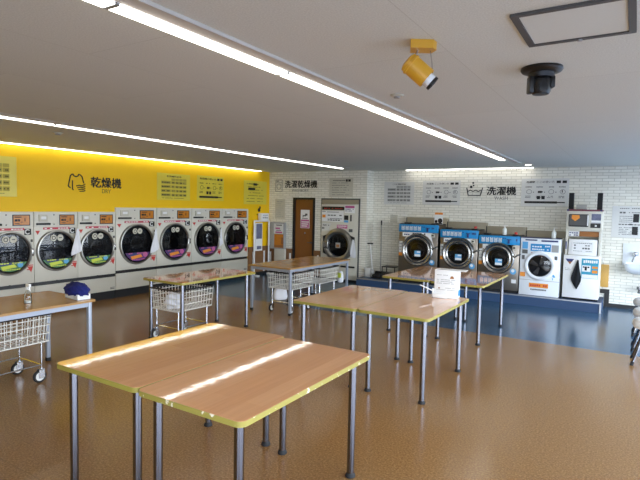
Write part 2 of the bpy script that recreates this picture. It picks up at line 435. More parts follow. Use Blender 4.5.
# brown wainscot in the corner with pale vertical strips
mb = MB()
mb.box(X1, X1+.02, 9.56, Y2, .08, .70); mb.box(X1+.02, DX0, Y2-.02, Y2, .08, .66); mb.box(DX1, KX0, Y2-.02, Y2, .06, .66)
mb.box(X1, X1+.035, 9.56, Y2, .60, .72); mb.box(X1+.03, DX0, Y2-.035, Y2, .57, .68); mb.box(DX1, KX0, Y2-.035, Y2, .57, .68)
struct('trim_1', mb, 'wainscot')
mb = MB()
for y in (9.72, 10.15): mb.box(X1+.02, X1+.028, y, y+.055, .08, .6)
for x in (-7.98, -7.36): mb.box(x, x+.05, Y2-.03, Y2-.02, .08, .57)
mb.box(-6.53, -6.49, Y2-.03, Y2-.02, .06, .57)
struct('trim_2', mb, 'white')

# door
d = MB(); d.box(DX0, DX0+.06, Y2-.015, Y2+.09, 0, DZ); d.box(DX1-.06, DX1, Y2-.015, Y2+.09, 0, DZ); d.box(DX0+.06, DX1-.06, Y2-.015, Y2+.09, DZ-.05, DZ)
frm = d.obj('door_1', 'black'); frm['kind'] = 'structure'
d = MB(); d.box(DX0+.062, DX1-.062, Y2+.02, Y2+.06, .005, DZ-.052); lf = d.obj('door_leaf', 'door_wood', frm)
d = MB(); d.lathe([(0, 0), (.022, 0), (.022, .02), (0, .02)], front(-6.735, Y2+.02, .86)); d.cyl((-6.735, Y2-.01, .86), (-6.84, Y2-.01, .86), .009)
d.cyl((-6.735, Y2+.02, .86), (-6.735, Y2-.01, .86), .009); d.obj('door_handle', 'darkgrey', frm)
d = MB(); d.lathe([(0, 0), (.02, 0), (.02, .008), (0, .008)], front(-6.93, Y2+.02, 1.09)); d.obj('peg_plate', 'alu', frm)

# ------------------------------------------------------------------ flat prints on walls
def wall_at(wall, a, z):
    return ((X1+.001, a, z), PI/2) if wall == 'L' else ((a, Y2-.001, z), 0) if wall == 'B' else ((a, Y3-.001, z), 0)
def sheet(name, label, cat, wall, a0, a1, z0, z1, m, group=None, th=.006):
    loc, rz = wall_at(wall, (a0+a1)/2, (z0+z1)/2)
    w, h = a1-a0, z1-z0
    mb = MB(); mb.box(-w/2, w/2, -th, 0, -h/2, h/2, .0015, 1)
    o = mb.obj(name, m); o.location = loc; o.rotation_euler = (0, 0, rz)
    tag(o, label, cat, group); return o, w, h
def bars(parent, rects, m, y=-.006, name='print', t=.0012):
    """rects in fractions of nothing: metres (x0,x1,z0,z1)"""
    mb = MB()
    for r in rects: mb.box(r[0], r[1], y-t, y+.0002, r[2], r[3])
    return mb.obj(name, m, parent)
def words(x0, x1, z, h, n, rng):
    """a line of unreadable small print as little blocks"""
    out = []; step = (x1-x0)/n
    for i in range(n):
        if rng.random() < .86: out.append((x0+i*step, x0+i*step+step*.78, z-h/2*(.7+.3*rng.random()), z+h/2*(.7+.3*rng.random())))
    return out
rng = random.Random(3)
def table_poster(o, w, h, ink, pale, title):
    text_obj('title', title, ink, o, -.22*w, .22*w, .36*h, .43*h, -.006)
    R = []; cells = []
    for r in range(4):
        z = .16*h-r*.155*h
        cells.append((-.38*w, -.1*w, z-.055*h, z+.055*h))
        for c in range(4): cells.append((-.08*w+c*.118*w, .025*w+c*.118*w, z-.055*h, z+.055*h))
    for c in range(4): cells.append((-.08*w+c*.118*w, .025*w+c*.118*w, .23*h, .32*h))
    bars(o, cells, pale, name='table_print')
    for r in range(4):
        z = .16*h-r*.155*h
        R += words(-.36*w, -.13*w, z, .045*h, 5, rng)
        for c in range(4): R += words(-.07*w+c*.118*w, .015*w+c*.118*w, z, .045*h, 3, rng)
    R += words(-.36*w, .3*w, -.42*h, .018*h, 22, rng)
    bars(o, R, ink, y=-.0072, name='small_print')
def steps_poster(o, w, h, ink, title):
    text_obj('title', title, ink, o, -.4*w, .2*w, .34*h, .42*h, -.006)
    R = [(.24*w, .33*w, .335*h, .425*h), (.36*w, .45*w, .335*h, .425*h)]
    for c in range(4):
        x = -.36*w+c*.235*w
        R += words(x-.05*w, x+.09*w, .2*h, .035*h, 5, rng)
        R += words(x-.05*w, x+.07*w, -.13*h, .025*h, 5, rng) + words(x-.05*w, x+.07*w, -.18*h, .025*h, 5, rng)
        if c < 3: R.append((x+.115*w, x+.135*w, 0, .03*h))
    R += [(-.16*w, -.09*w, -.24*h, -.12*h), (-.06*w, .01*w, -.24*h, -.12*h)]
    R += [(-.42*w, .27*w, -.39*h, -.31*h), (.27*w, .43*w, -.37*h, -.33*h)]
    bars(o, R, ink, name='print')
    mb = MB()
    for c in range(4):
        x = -.33*w+c*.235*w
        for k in range(10):
            a = 2*PI*k/10; b2 = 2*PI*(k+1)/10; rr = .055*w
            if c == 1:
                if k % 2: mb.box(x-rr+.012*k*w*.7, x-rr+.012*k*w*.7+.012*w, -.0074, -.006, -.02*h, .06*h)
            else:
                mb.cyl((x+rr*math.cos(a), -.0062, .03*h+rr*.9*math.sin(a)), (x+rr*math.cos(b2), -.0062, .03*h+rr*.9*math.sin(b2)), .0035, n=6)
    mb.box(.355*w, .375*w, -.0074, -.006, 0, .09*h); mb.box(-.13*w, -.04*w, -.0074, -.006, .0, .05*h)
    mb.obj('pictograms', ink, o)
def text_poster(o, w, h, ink, rows=6, name='small_print'):
    R = []
    for r in range(rows):
        z = .36*h-r*(.74*h/(rows-1)) if rows > 1 else 0
        R += words(-.38*w, (.1+.28*rng.random())*w, z, .05*h if r == 0 else .028*h, 14, rng)
    bars(o, R, ink, name=name)

o, w, h = sheet('poster', 'pale yellow price plate cut off by the left edge, above the leftmost dryers', 'poster', 'L', 3.25, 4.13, 1.80, 2.40, 'plate_yellow', 'notice plates on the yellow wall')
table_poster(o, w, h, 'olive_ink', 'olive_pale', '乾燥機料金表')
o, w, h = sheet('poster', 'pale yellow price table plate, first plate right of the drying sign lettering', 'poster', 'L', 6.79, 7.66, 1.815, 2.35, 'plate_yellow', 'notice plates on the yellow wall')
table_poster(o, w, h, 'ink', 'olive_pale', '乾燥機料金表')
o, w, h = sheet('poster', 'pale yellow how-to plate with four pictograms and a black bottom bar on yellow wall', 'poster', 'L', 7.86, 8.69, 1.825, 2.365, 'plate_yellow', 'notice plates on the yellow wall')
steps_poster(o, w, h, 'ink', '乾燥機の使い方')
o, w, h = sheet('poster', 'pale yellow text plate beside the back corner on the yellow wall', 'poster', 'L', 9.39, 10.27, 1.77, 2.345, 'plate_yellow', 'notice plates on the yellow wall')
text_poster(o, w, h, 'olive_ink', 7)
bars(o, [(-.1*w, .06*w, .3*h, .4*h), (-.32*w, -.02*w, .1*h, .2*h)], 'ink', name='bold_print', y=-.0072)

o, w, h = sheet('poster', 'grey price table plate on white brick, nearest the alcove corner', 'poster', 'A', -4.97, -4.24, 1.83, 2.345, 'plate_grey', 'notice plates on the brick wall')
table_poster(o, w, h, 'greyink', 'paleink', 'この洗濯機の料金')
o, w, h = sheet('poster', 'grey how-to plate with pictograms between price table and bathtub sign', 'poster', 'A', -4.04, -3.205, 1.84, 2.36, 'plate_grey', 'notice plates on the brick wall')
steps_poster(o, w, h, 'ink', '洗濯機 ここの使い方')
o, w, h = sheet('poster', 'grey how-to plate with pictograms right of the washing sign, above the white washer', 'poster', 'A', -1.98, -1.12, 1.84, 2.385, 'plate_grey', 'notice plates on the brick wall')
steps_poster(o, w, h, 'ink', '洗濯機 ここの使い方')
o, w, h = sheet('poster', 'white framed text plate with two black code blocks above the wash basin', 'poster', 'A', -.385, .47, 1.30, 1.87, 'plate_grey', 'notice plates on the brick wall')
R = words(-.36*w, .36*w, .43*h, .025*h, 20, rng)+words(-.36*w, -.24*w, .3*h, .06*h, 2, rng)+words(-.22*w, .1*w, .3*h, .03*h, 12, rng)
for k in range(4): R += words(-.36*w, 0, .18*h-k*.06*h, .02*h, 12, rng)
R += words(-.37*w, .2*w, -.08*h, .04*h, 10, rng)+[(-.18*w, -.12*w, -.1*h, -.05*h)]
for k in range(5): R += words(-.36*w, .0, -.18*h-k*.055*h, .02*h, 12, rng)
bars(o, R, 'greyink', name='small_print')
for q in ((-.11*w, -.005*w, -.0*h, .26*h), (-.12*w, -.015*w, -.4*h, -.14*h)): bars(o, [q], 'ink', name='black_block', y=-.0072)
o, w, h = sheet('poster', 'grey text plate above the tall washer-dryer', 'poster', 'B', -6.24, -5.60, 1.98, 2.43, 'plate_cream', 'notice plates on the brick wall')
text_poster(o, w, h, 'greyink', 7)
bars(o, [(.2*w, .28*w, .3*h, .42*h), (.3*w, .4*w, .3*h, .42*h)], 'ink', name='bold_print', y=-.0072)
o, w, h = sheet('poster', 'narrow pale text sheet on brick left of the brown door', 'poster', 'B', -7.84, -7.53, 1.42, 1.92, 'plate_cream', 'notice plates on the brick wall')
text_poster(o, w, h, 'paleink', 8)
o, w, h = sheet('notice', 'small pale paper on brick above the broom', 'notice', 'A', -4.80, -4.62, 1.42, 1.60, 'plate_cream')
text_poster(o, w, h, 'paleink', 4)
# poster on the door leaf
mb = MB(); mb.box(-7.06, -6.80, Y2+.014, Y2+.0195, 1.21, 1.66)
o = mb.obj('door_poster', 'paper'); tag(o, 'white and pink poster taped on the brown door', 'poster')
mb = MB(); mb.box(-7.05, -6.81, Y2+.0125, Y2+.0145, 1.22, 1.42); mb.obj('pink_print', 'pink', o)
mb = MB(); mb.box(-7.0, -6.9, Y2+.0125, Y2+.0145, 1.50, 1.53); mb.box(-6.93, -6.86, Y2+.0125, Y2+.0145, 1.52, 1.57); mb.box(-7.0, -6.98, Y2+.0125, Y2+.0145, 1.47, 1.51); mb.box(-7.02, -6.85, Y2+.0125, Y2+.0145, 1.44, 1.455); mb.obj('dog_print', 'greyink', o)
mb = MB()
for k in range(3): mb.box(-7.03, -6.86+.02*k, Y2+.011, Y2+.0127, 1.25+.05*k, 1.275+.05*k)
mb.obj('small_print', 'paper', o)

# wall lettering (black, straight on the wall)
loc, rz = wall_at('L', 5.46, 2.06)
t = thing('wall_lettering', 'black 乾燥機 DRY lettering with shirt icon on the yellow wall', 'sign', loc, rz, 'machine type lettering on the walls')
text_obj('lettering', '乾燥機', 'ink', t, -.09, .515, -.06, .12, 0, .006)
text_obj('small_lettering', 'DRY', 'olive_ink', t, .125, .30, -.155, -.085, 0)
mb = MB()
sh = [(-.50, -.085), (-.47, -.085), (-.50, -.10), (-.505, -.06), (-.465, .115), (-.44, .14), (-.42, .145), (-.40, .115), (-.365, .105), (-.335, .115), (-.315, .145), (-.29, .14), (-.255, .11), (-.225, .0)]
mb.tube([(x, -.003, z) for x, z in sh[3:]], .0105, 6)
mb.tube([(-.505, -.003, -.06), (-.465, -.003, -.085)], .0105, 6)
mb.tube([(-.43, -.003, .04), (-.43, -.003, -.1), (-.415, -.003, -.12)], .0105, 6)
for k in range(4):
    mb.tube([(-.36+.03*k-.01*k, -.003, -.05-.03*k), (-.31+.02*k, -.003, -.035-.033*k), (-.26+.01*k, -.003, -.045-.03*k), (-.2+.0*k, -.003, -.01-.036*k)], .0095, 6)
mb.obj('shirt_icon', 'ink', t)
loc, rz = wall_at('A', -2.57, 2.13)
t = thing('wall_lettering', 'black 洗濯機 WASH lettering with wash tub icon on white brick', 'sign', loc, rz, 'machine type lettering on the walls')
text_obj('lettering', '洗濯機', 'ink', t, -.085, .49, -.07, .10, 0, .006)
text_obj('small_lettering', 'WASH', 'greyink', t, .07, .335, -.17, -.10, 0)
mb = MB()
mb.tube([(-.5, -.003, .08), (-.465, -.003, -.08), (-.215, -.003, -.08), (-.17, -.003, .08)], .0105, 6)
mb.tube([(-.48, -.003, .0), (-.42, -.003, .03), (-.37, -.003, .0), (-.31, -.003, .03), (-.26, -.003, .0), (-.2, -.003, .035)], .009, 6)
for x, z, r in ((-.41, .095, .028), (-.36, .125, .017), (-.37, .18, .02)): mb.lathe([(0, 0), (r, 0), (r, .004), (0, .004)], front(x, 0, z), 16)
mb.obj('tub_icon', 'ink', t)
loc, rz = wall_at('B', -7.17, 2.28)
t = thing('wall_lettering', 'black 洗濯乾燥機 WASH&DRY lettering with machine icon above the brown door', 'sign', loc, rz, 'machine type lettering on the walls')
text_obj('lettering', '洗濯乾燥機', 'ink', t, -.375, .585, -.08, .10, 0, .006)
text_obj('small_lettering', 'WASH&DRY', 'greyink', t, -.16, .34, -.17, -.115, 0)
mb = MB()
mb.tube([(-.66, -.003, .12), (-.46, -.003, .12), (-.46, -.003, -.17), (-.66, -.003, -.17), (-.66, -.003, .12)], .006, 6)
mb.tube([(-.66, -.003, .06), (-.46, -.003, .06)], .005, 6)
mb.tube([(-.56+.065*math.cos(k*PI/6), -.003, -.05+.07*math.sin(k*PI/6)) for k in range(13)], .005, 6)
mb.box(-.64, -.56, -.004, 0, .08, .1)
mb.obj('machine_icon', 'greyink', t)
loc, rz = wall_at('L', 9.98, 1.6)
t = thing('wall_sticker', 'small black mark on yellow wall above the white paper holder', 'sticker', loc, rz)
mb = MB(); mb.lathe([(0, 0), (.05, 0), (.05, .003), (0, .003)], front(0, 0, .03), 12); mb.box(.01, .06, -.004, 0, .06, .12); mb.obj('symbol', 'ink', t)
bars(t, words(-.09, .09, -.08, .03, 6, rng), 'olive_ink', y=0, name='small_print')

# ------------------------------------------------------------------ tumble dryers
def crescent(r, z0, n=24):
    a0 = math.asin(z0/r); pts = []
    for k in range(n+1):
        a = PI-a0+(2*PI-(PI-2*a0)-0)*0 + (PI+2*a0)*k/n if False else (PI-a0)+(PI+2*a0)*k/n
        pts.append((r*math.cos(a), r*math.sin(a)))
    return pts
def make_dryer(w, top, R, big):
    """local frame: X across the front, -Y out of the front, Z up"""
    t = bpy.data.objects.new('tumble_dryer', None); COL.objects.link(t); t.empty_display_size = .1
    zs = .50 if big else .455
    D = .75; g = .003
    zc = .97 if big else .945
    cx = w*.49
    mb = MB(); mb.box(g, w-g, 0, D, zs, top, .006); mb.obj('body', 'cream', t)
    mb = MB(); mb.box(g, w-g, .0, D, .15, zs-.055, .005); mb.box(.05, .06, -.002, .002, .2, .21); lp = mb.obj('lower_panel', 'cream2', t)
    mb = MB(); mb.box(w*.84, w*.96, -.0015, .002, .18, .195); mb.box(w*.84, w*.96, -.0015, .002, .205, .215); mb.obj('rating_plate', 'darkgrey', lp)
    mb = MB(); mb.box(g, w-g, .012, D, zs-.056, zs+.001); mb.box(cx-.03, cx+.03, .0, .02, zs-.02, zs-.004); mb.lathe([(0, 0), (.012, 0), (.012, .02), (0, .02)], front(cx, .005, zs-.004), 12); mb.obj('black_gap', 'black', t)  # black strip set back between body and lower panel
    mb = MB(); mb.box(g, w-g, .03, D, 0, .15); mb.obj('plinth', 'blackmat', t)
    # control strip
    tp = top
    mb = MB(); mb.box(g+.004, w-g-.004, -.006, .002, tp-.235, tp-.012, .002, 1); cp = mb.obj('control_panel', 'cream', t)
    mb = MB(); mb.box(.56*w, .92*w, -.011, -.005, tp-.215, tp-.045, .002, 1); sc = mb.obj('display_frame', 'black', cp)
    mb = MB(); mb.box(.58*w, .9*w, -.013, -.0105, tp-.2, tp-.06); ds = mb.obj('display', 'orange_screen', sc)
    bars(ds, [(.6*w, .74*w, tp-.09, tp-.075), (.6*w, .66*w, tp-.15, tp-.115), (.67*w, .71*w, tp-.15, tp-.115), (.72*w, .76*w, tp-.165, tp-.155), (.8*w, .82*w, tp-.15, tp-.1), (.6*w, .7*w, tp-.185, tp-.175)], 'ink', y=-.013, name='display_print')
    mb = MB(); mb.box(.1*w, .28*w, -.03, -.004, tp-.155, tp-.05, .004); mb.obj('coin_box', 'cream2', cp)
    mb = MB(); mb.box(.14*w, .25*w, -.032, -.029, tp-.12, tp-.075); mb.obj('price_label', 'paper', cp)
    mb = MB(); mb.box(.05*w, .34*w, -.04, -.004, tp-.21, tp-.178, .003); mb.obj('coin_slot', 'black', cp)
    for z in (tp-.05, tp-.2):
        mb = MB(); mb.lathe([(0, 0), (.011, 0), (.009, .008), (0, .008)], front(.44*w, -.005, z), 12); mb.obj('lock', 'darkgrey', cp)
    # lettering strip under the controls
    mb = MB(); mb.box(.2*w, .8*w, -.003, .001, tp-.285, tp-.25); st = mb.obj('stripe_label', 'pinkred', t)
    bars(st, words(.23*w, .78*w, tp-.268, .018, 9, rng), 'paper', y=-.003, name='stripe_print')
    mb = MB(); mb.box(.8*w, .94*w, -.003, .001, tp-.36, tp-.265); nb = mb.obj('size_label', 'ink', t)
    mb = MB(); rr = .034
    for k in range(10):
        a = .6+k*(2*PI-1.2)/10; b2 = .6+(k+1)*(2*PI-1.2)/10
        mb.cyl((.865*w+rr*math.cos(a), -.004, tp-.312+rr*math.sin(a)), (.865*w+rr*math.cos(b2), -.004, tp-.312+rr*math.sin(b2)), .009, n=6)
    mb.obj('size_letter', 'paper', nb)
    mb = MB(); mb.prism([(.03*w, tp-.3), (.13*w, tp-.3), (.08*w, tp-.365)], -.003, .001); mb.obj('warning_mark', 'red', t)
    z = zc-R*.86; mb = MB()
    mb.box(.83*w, .97*w, -.003, .001, z+.075, z+.09); mb.prism([(.85*w, z+.065), (.97*w, z+.065), (.93*w, z-.03)], -.003, .001); mb.box(.84*w, .93*w, -.003, .001, z+.01, z+.025)
    mb.obj('warning_mark', 'red', t)
    # door
    dr = MB().lathe([(R, .0), (R, .03), (R-.01, .042), (R-.024, .044), (R-.034, .036), (R-.045, .02), (R-.045, .0)], front(cx, 0, zc), 64).obj('door', 'dryer_ring', t)
    Ri = R-.044
    MB().lathe([(0, .003), (Ri*.55, .004), (Ri*.98, .006), (Ri, .02)], front(cx, 0, zc), 48).obj('drum', 'drum_dark', dr)
    mb = MB()
    for k in range(3):
        a = .5+k*2*PI/3
        mb.box(Ri*.3, Ri*.9, -.012, -.004, -.016, .016, .003, 1, Matrix.Translation((cx, 0, zc)) @ Matrix.Rotation(a, 4, 'Y'))
    mb.lathe([(Ri*.4, .004), (Ri*.4, .014), (Ri*.43, .014), (Ri*.43, .004)], front(cx, 0, zc), 40)
    mb.obj('drum_vane', 'drum_steel', dr)
    MB().lathe([(Ri+.012, .026), (Ri*.85, .031), (Ri*.4, .038), (0, .04)], front(cx, 0, zc), 48).obj('door_glass', 'pane_dark', dr)
    mb = MB()
    for s in (-.055, .055):
        mb = MB(); mb.lathe([(0, .036), (.052, .036), (.052, .042), (0, .042)], front(cx+s-.01, 0, zc+Ri*.72), 20); mb.obj('round_sticker', 'plate_cream', dr)
    mb = MB()
    mb.lathe([(.02, .042), (.02, .0435), (.035, .0435), (.035, .042)], front(cx-.065, 0, zc+Ri*.72), 16); mb.box(cx+.02, cx+.07, -.0435, -.042, zc+Ri*.72-.008, zc+Ri*.72+.008)
    mb.obj('sticker_print', 'greyink', dr)
    z0 = -Ri*.47
    mb = MB(); mb.prism([(cx+x, zc+z) for x, z in crescent(Ri*.95, z0)], -.042, -.037); mb.obj('banner_sticker', 'purple' if big else 'green', dr)
    mb = MB(); mb.prism([(cx-.5*Ri, zc+z0-.2*Ri), (cx+.18*Ri, zc+z0-.1*Ri), (cx+.3*Ri, zc+z0-.26*Ri), (cx-.4*Ri, zc+z0-.36*Ri)], -.0435, -.042)
    for k in range(4):
        x = cx-.45*Ri+k*.16*Ri; zz = zc+z0-.27*Ri+k*.022*Ri
        mb.prism([(x, zz-.09*Ri), (x+.12*Ri, zz-.08*Ri), (x+.14*Ri, zz+.1*Ri), (x+.03*Ri, zz+.09*Ri)], -.0445, -.0433)
    mb.obj('banner_lettering', 'orange' if big else 'lime', dr)
    mb = MB(); mb.prism([(cx-.76*Ri, zc+z0-.02*Ri), (cx+.5*Ri, zc+z0-.0*Ri), (cx+.35*Ri, zc+z0-.08*Ri), (cx-.6*Ri, zc+z0-.16*Ri)], -.0432, -.042)
    mb.obj('banner_stripe', 'navy_print', dr)
    bars(dr, words(cx-.62*Ri, cx+.6*Ri, zc+z0-.04*Ri, .07*Ri, 9, rng)+words(cx-.4*Ri, cx+.5*Ri, zc+z0-.38*Ri, .06*Ri, 8, rng), 'pink' if big else 'lime', y=-.0434, name='banner_print')
    mb = MB(); mb.lathe([(0, .042), (.075*Ri*2, .042), (.075*Ri*2, .0434), (0, .0434)], front(cx+.48*Ri, 0, zc+z0-.14*Ri), 14); mb.obj('banner_dot', 'pink' if big else 'skyblue', dr)
    mb = MB(); mb.box(cx+R-.02, cx+R+.016, -.055, -.0, zc-.055, zc+.055, .006); mb.obj('door_handle', 'dial_ring', dr)
    mb = MB(); mb.box(.93*w, .965*w, -.02, .001, tp-.47, tp-.43, .004); mb.obj('latch_box', 'greyink', t)
    return t
small = make_dryer(.735, 1.575, .335, False)
bigd = make_dryer(.925, 1.655, .385, True)
labels1 = ['cream dryer with green door sticker, cut off by the left edge of the photo',
           'cream dryer with green door sticker and white cloth on its door',
           'cream dryer with green door sticker and no cloth, beside the taller dryers']
labels2 = ['tall cream dryer with purple sticker and white cloth, first after the shorter dryers',
           'tall cream dryer with purple sticker, bare door, between the two cloth-hung dryers',
           'tall cream dryer with purple sticker and narrow white cloth on its door',
           'tall cream dryer with purple sticker nearest the back corner']
first = True
for proto, spec, labs, grp in ((small, G1, labels1, 'shorter dryers built into the yellow wall'), (bigd, G2, labels2, 'taller dryers built into the yellow wall')):
    for i, ((y, w), lb) in enumerate(zip(spec, labs)):
        o = proto if i == 0 else dup(proto)
        o.location = (X1+.025, y, 0); o.rotation_euler = (0, 0, PI/2); tag(o, lb, 'dryer', grp)
# the wall is plain where dryers lie outside the frame
mb = MB(); mb.box(X1-T, X1, d0-.005, 3.625, 0, 1.6); struct('wall_left.001', mb, 'yellow_wall')

def cloth_piece(name, label, pts_rows, m='cloth_white', th=.006, group=None, cat='cloth'):
    """a draped cloth: grid of points [row][col] given a thickness"""
    b = bmesh.new(); grid = [[b.verts.new(p) for p in r] for r in pts_rows]
    for a, c in zip(grid, grid[1:]):
        for i in range(len(a)-1): b.faces.new((a[i], a[i+1], c[i+1], c[i]))
    me = bpy.data.meshes.new(name); b.to_mesh(me); b.free(); me.materials.append(M[m])
    me.polygons.foreach_set('use_smooth', [True]*len(me.polygons))
    o = bpy.data.objects.new(name, me); COL.objects.link(o)
    sm = o.modifiers.new('s', 'SOLIDIFY'); sm.thickness = th; sm.offset = 0
    sb = o.modifiers.new('u', 'SUBSURF'); sb.levels = 1; sb.render_levels = 2
    return tag(o, label, cat, group)
def hung_cloth(y, z, w, drop, label, skew, x=X1+.085):
    rows = []
    for r in range(6):
        f = r/5; ww = w*(.22+.78*min(1, f*1.25))
        row = []
        for c in range(6):
            u = c/5-.5
            row.append((x+.012*math.sin(c*2.1+r*.4)+.012, y+u*ww+skew*f, z-drop*f-(.07*drop*abs(u)*4*(1-f) if r else 0)+(.16*drop*(u)*f)))
        rows.append(row)
    return cloth_piece('hand_towel', label, rows, group='white cloths hung on dryer doors')
hung_cloth(G1[1][0]+.69, 1.30, .20, .43, 'white cloth hung over the door edge of the middle shorter dryer', -.03)
hung_cloth(G2[0][0]+.85, 1.26, .22, .46, 'white cloth hung over the door edge of the first taller dryer', -.04)
hung_cloth(G2[2][0]+.83, 1.22, .13, .40, 'narrow white cloth hung over the door edge of the third taller dryer', .0)

# ------------------------------------------------------------------ tall washer-dryer in the back wall
t = thing('washer_dryer', 'tall white washer-dryer with big chrome door set in the brick wall', 'washer dryer', (0, 0, 0))
wx0, wx1, yf, wt = -6.43, -5.44, 10.37, 1.81
mb = MB(); mb.box(wx0, wx1, yf, yf+.8, .05, wt, .006); mb.obj('body', 'cream', t)
mb = MB(); mb.box(wx0, wx1, yf+.02, yf+.8, 0, .05); mb.obj('plinth', 'blackmat', t)
mb = MB(); mb.box(wx0+.02, -5.80, yf-.006, yf, 1.675, 1.755); mb.obj('led_board', 'black', t)
bars(t, words(-6.35, -6.1, 1.71, .022, 8, rng)+words(-6.08, -5.85, 1.71, .016, 8, rng), 'red', y=yf-.006, name='led_print')
mb = MB(); mb.box(wx0+.02, -5.82, yf-.003, yf, 1.40, 1.655); pn = mb.obj('price_panel', 'paper', t)
bars(pn, words(-6.27, -5.85, 1.625, .014, 1, rng)+words(-6.4, -6.3, 1.63, .016, 2, rng)+words(-6.25, -5.85, 1.55, .03, 5, rng)+words(-6.25, -5.85, 1.47, .02, 14, rng)+words(-6.25, -5.9, 1.435, .03, 5, rng), 'greyink', y=yf-.003, name='price_print')
mb = MB(); mb.box(wx0+.03, -6.31, yf-.005, yf-.002, 1.49, 1.56); mb.obj('yellow_label', 'orange', pn)
mb = MB(); mb.box(-5.79, -5.52, yf-.004, yf, 1.61, 1.79); nt_ = mb.obj('notice_label', 'paper', t)
mb = MB(); mb.box(-5.78, -5.53, yf-.0055, yf-.004, 1.725, 1.78); mb.obj('pink_print', 'pink', nt_)
bars(nt_, words(-5.77, -5.55, 1.7, .02, 8, rng)+words(-5.77, -5.6, 1.66, .02, 6, rng), 'navy_print', y=yf-.004, name='small_print')
mb = MB(); mb.box(-5.80, -5.69, yf-.006, yf, 1.45, 1.555); cb_ = mb.obj('keypad', 'black', t)
mb = MB(); mb.box(-5.80, -5.69, yf-.004, yf, 1.39, 1.44); mb.obj('keypad_label', 'skyblue', cb_)
mb = MB(); mb.box(-5.64, -5.60, yf-.012, yf, 1.42, 1.57, .003); mb.obj('coin_slot', 'darkgrey', t)
mb = MB(); mb.box(-5.66, -5.57, yf-.02, yf, 1.17, 1.24, .004); mb.obj('door_lock', 'greyink', t)
mb = MB(); mb.prism([(wx0+.02, 1.36), (-6.14, 1.36), (-6.22, 1.2), (wx0+.02, 1.16)], yf-.003, yf); tr = mb.obj('corner_label', 'plate_grey', t)
bars(tr, words(-6.38, -6.2, 1.31, .03, 5, rng)+words(-6.4, -6.33, 1.24, .05, 2, rng), 'greyink', y=yf-.003, name='small_print')
mb = MB(); mb.box(-5.99, -5.71, yf-.003, yf, 1.245, 1.33); pl = mb.obj('pink_label', 'pink', t)
bars(pl, words(-5.97, -5.73, 1.30, .03, 8, rng)+words(-5.97, -5.78, 1.262, .015, 8, rng), 'paper', y=yf-.003, name='small_print')
cz, cxx = .85, -5.925; R = .385
dr = MB().lathe([(R, 0), (R+.015, .03), (R-.0, .065), (R-.06, .085), (R-.10, .07), (R-.125, .04), (R-.125, 0)], front(cxx, yf, cz), 64).obj('door', 'dryer_ring', t)
mb = MB(); mb.prism([(cxx-R-.03, cz-.2), (cxx-R-.03, cz+.2), (cxx-R+.1, cz+.25), (cxx-R+.1, cz-.25)], yf-.05, yf); mb.prism([(cxx+R+.03, cz-.2), (cxx+R+.03, cz+.2), (cxx+R-.1, cz+.25), (cxx+R-.1, cz-.25)], yf-.05, yf); mb.obj('door_housing', 'black', t)
mb = MB(); mb.box(cxx-R-.005, cxx-R+.13, yf-.1, yf-.05, cz-.09, cz+.09, .01); mb.box(cxx-R+.10, cxx-R+.14, yf-.115, yf-.06, cz-.1, cz+.1, .01); mb.obj('door_hinge', 'dial_ring', dr)
Ri = R-.12
MB().lathe([(0, .004), (Ri, .01)], front(cxx, yf, cz), 48).obj('drum', 'drum_dark', dr)
MB().lathe([(Ri+.01, .05), (Ri*.7, .06), (0, .066)], front(cxx, yf, cz), 48).obj('door_glass', 'pane_dark', dr)
mb = MB(); mb.box(cxx-.05, cxx+.07, yf-.072, yf-.066, cz-.06, cz+.06); sk = mb.obj('door_sticker', 'paleink', dr)
mb = MB(); mb.box(cxx-.035, cxx+.05, yf-.0735, yf-.072, cz-.045, cz+.02); mb.obj('sticker_print', 'shelf_brown', sk)
mb = MB(); mb.box(-5.86, -5.49, yf-.03, yf, .335, .375, .006); mb.obj('kick_handle', 'black', t)
rows = [[(-5.50+.012*math.sin(c*2)+(c/4-.5)*.13*(.3+.7*min(1, r/3)), yf-.095+.01*math.cos(c*2+r), 1.02-.085*r-(c/4)*.02) for c in range(5)] for r in range(6)]
cloth_piece('hand_towel', 'white cloth hung on the door of the tall washer-dryer', rows, group='white cloths hung on dryer doors')
# frame of the recess
mb = MB()
mb.box(KX0, KX1, Y2-.012, Y2+.08, KZ-.03, KZ); mb.box(KX1-.035, KX1, Y2-.012, Y2+.08, 0, KZ-.03); mb.box(KX0, KX0+.014, Y2-.012, Y2+.08, 0, KZ-.03)
struct('trim_3', mb, 'darkgrey')
mb = MB(); mb.box(KX0+.015, KX1-.036, Y2+.0, Y2+.05, wt+.005, KZ-.031); struct('trim_4', mb, 'duct')

# ------------------------------------------------------------------ notice box on the back wall, left of the door
t = thing('notice_box', 'grey wall box with pink notice and orange card left of the brown door', 'notice box', (0, Y2, 0))
hx0, hx1 = -7.90, -7.46
mb = MB(); mb.box(hx0, hx0+.12, -.13, -.036, .66, 1.33, .004); mb.box(hx0+.12, hx1, -.13, -.036, .66, .69); mb.box(hx1-.02, hx1, -.13, -.036, .69, 1.33); mb.box(hx0+.12, hx1-.02, -.13, -.036, 1.31, 1.33); mb.box(hx0+.12, hx1-.02, -.06, -.036, .69, 1.31); mb.obj('casing', 'paleink', t)
mb = MB(); mb.box(hx0+.125, hx1-.025, -.135, -.125, 1.04, 1.30); pk = mb.obj('notice_sheet', 'plate_grey', t)
mb = MB(); mb.box(hx0+.18, hx1-.05, -.1365, -.135, 1.06, 1.10); mb.box(hx0+.18, hx1-.12, -.1365, -.135, 1.16, 1.2); mb.obj('pink_print', 'pink', pk)
bars(pk, words(hx0+.18, hx1-.06, 1.26, .03, 7, rng)+words(hx0+.18, hx1-.04, 1.13, .02, 9, rng), 'ink', y=-.135, name='small_print')
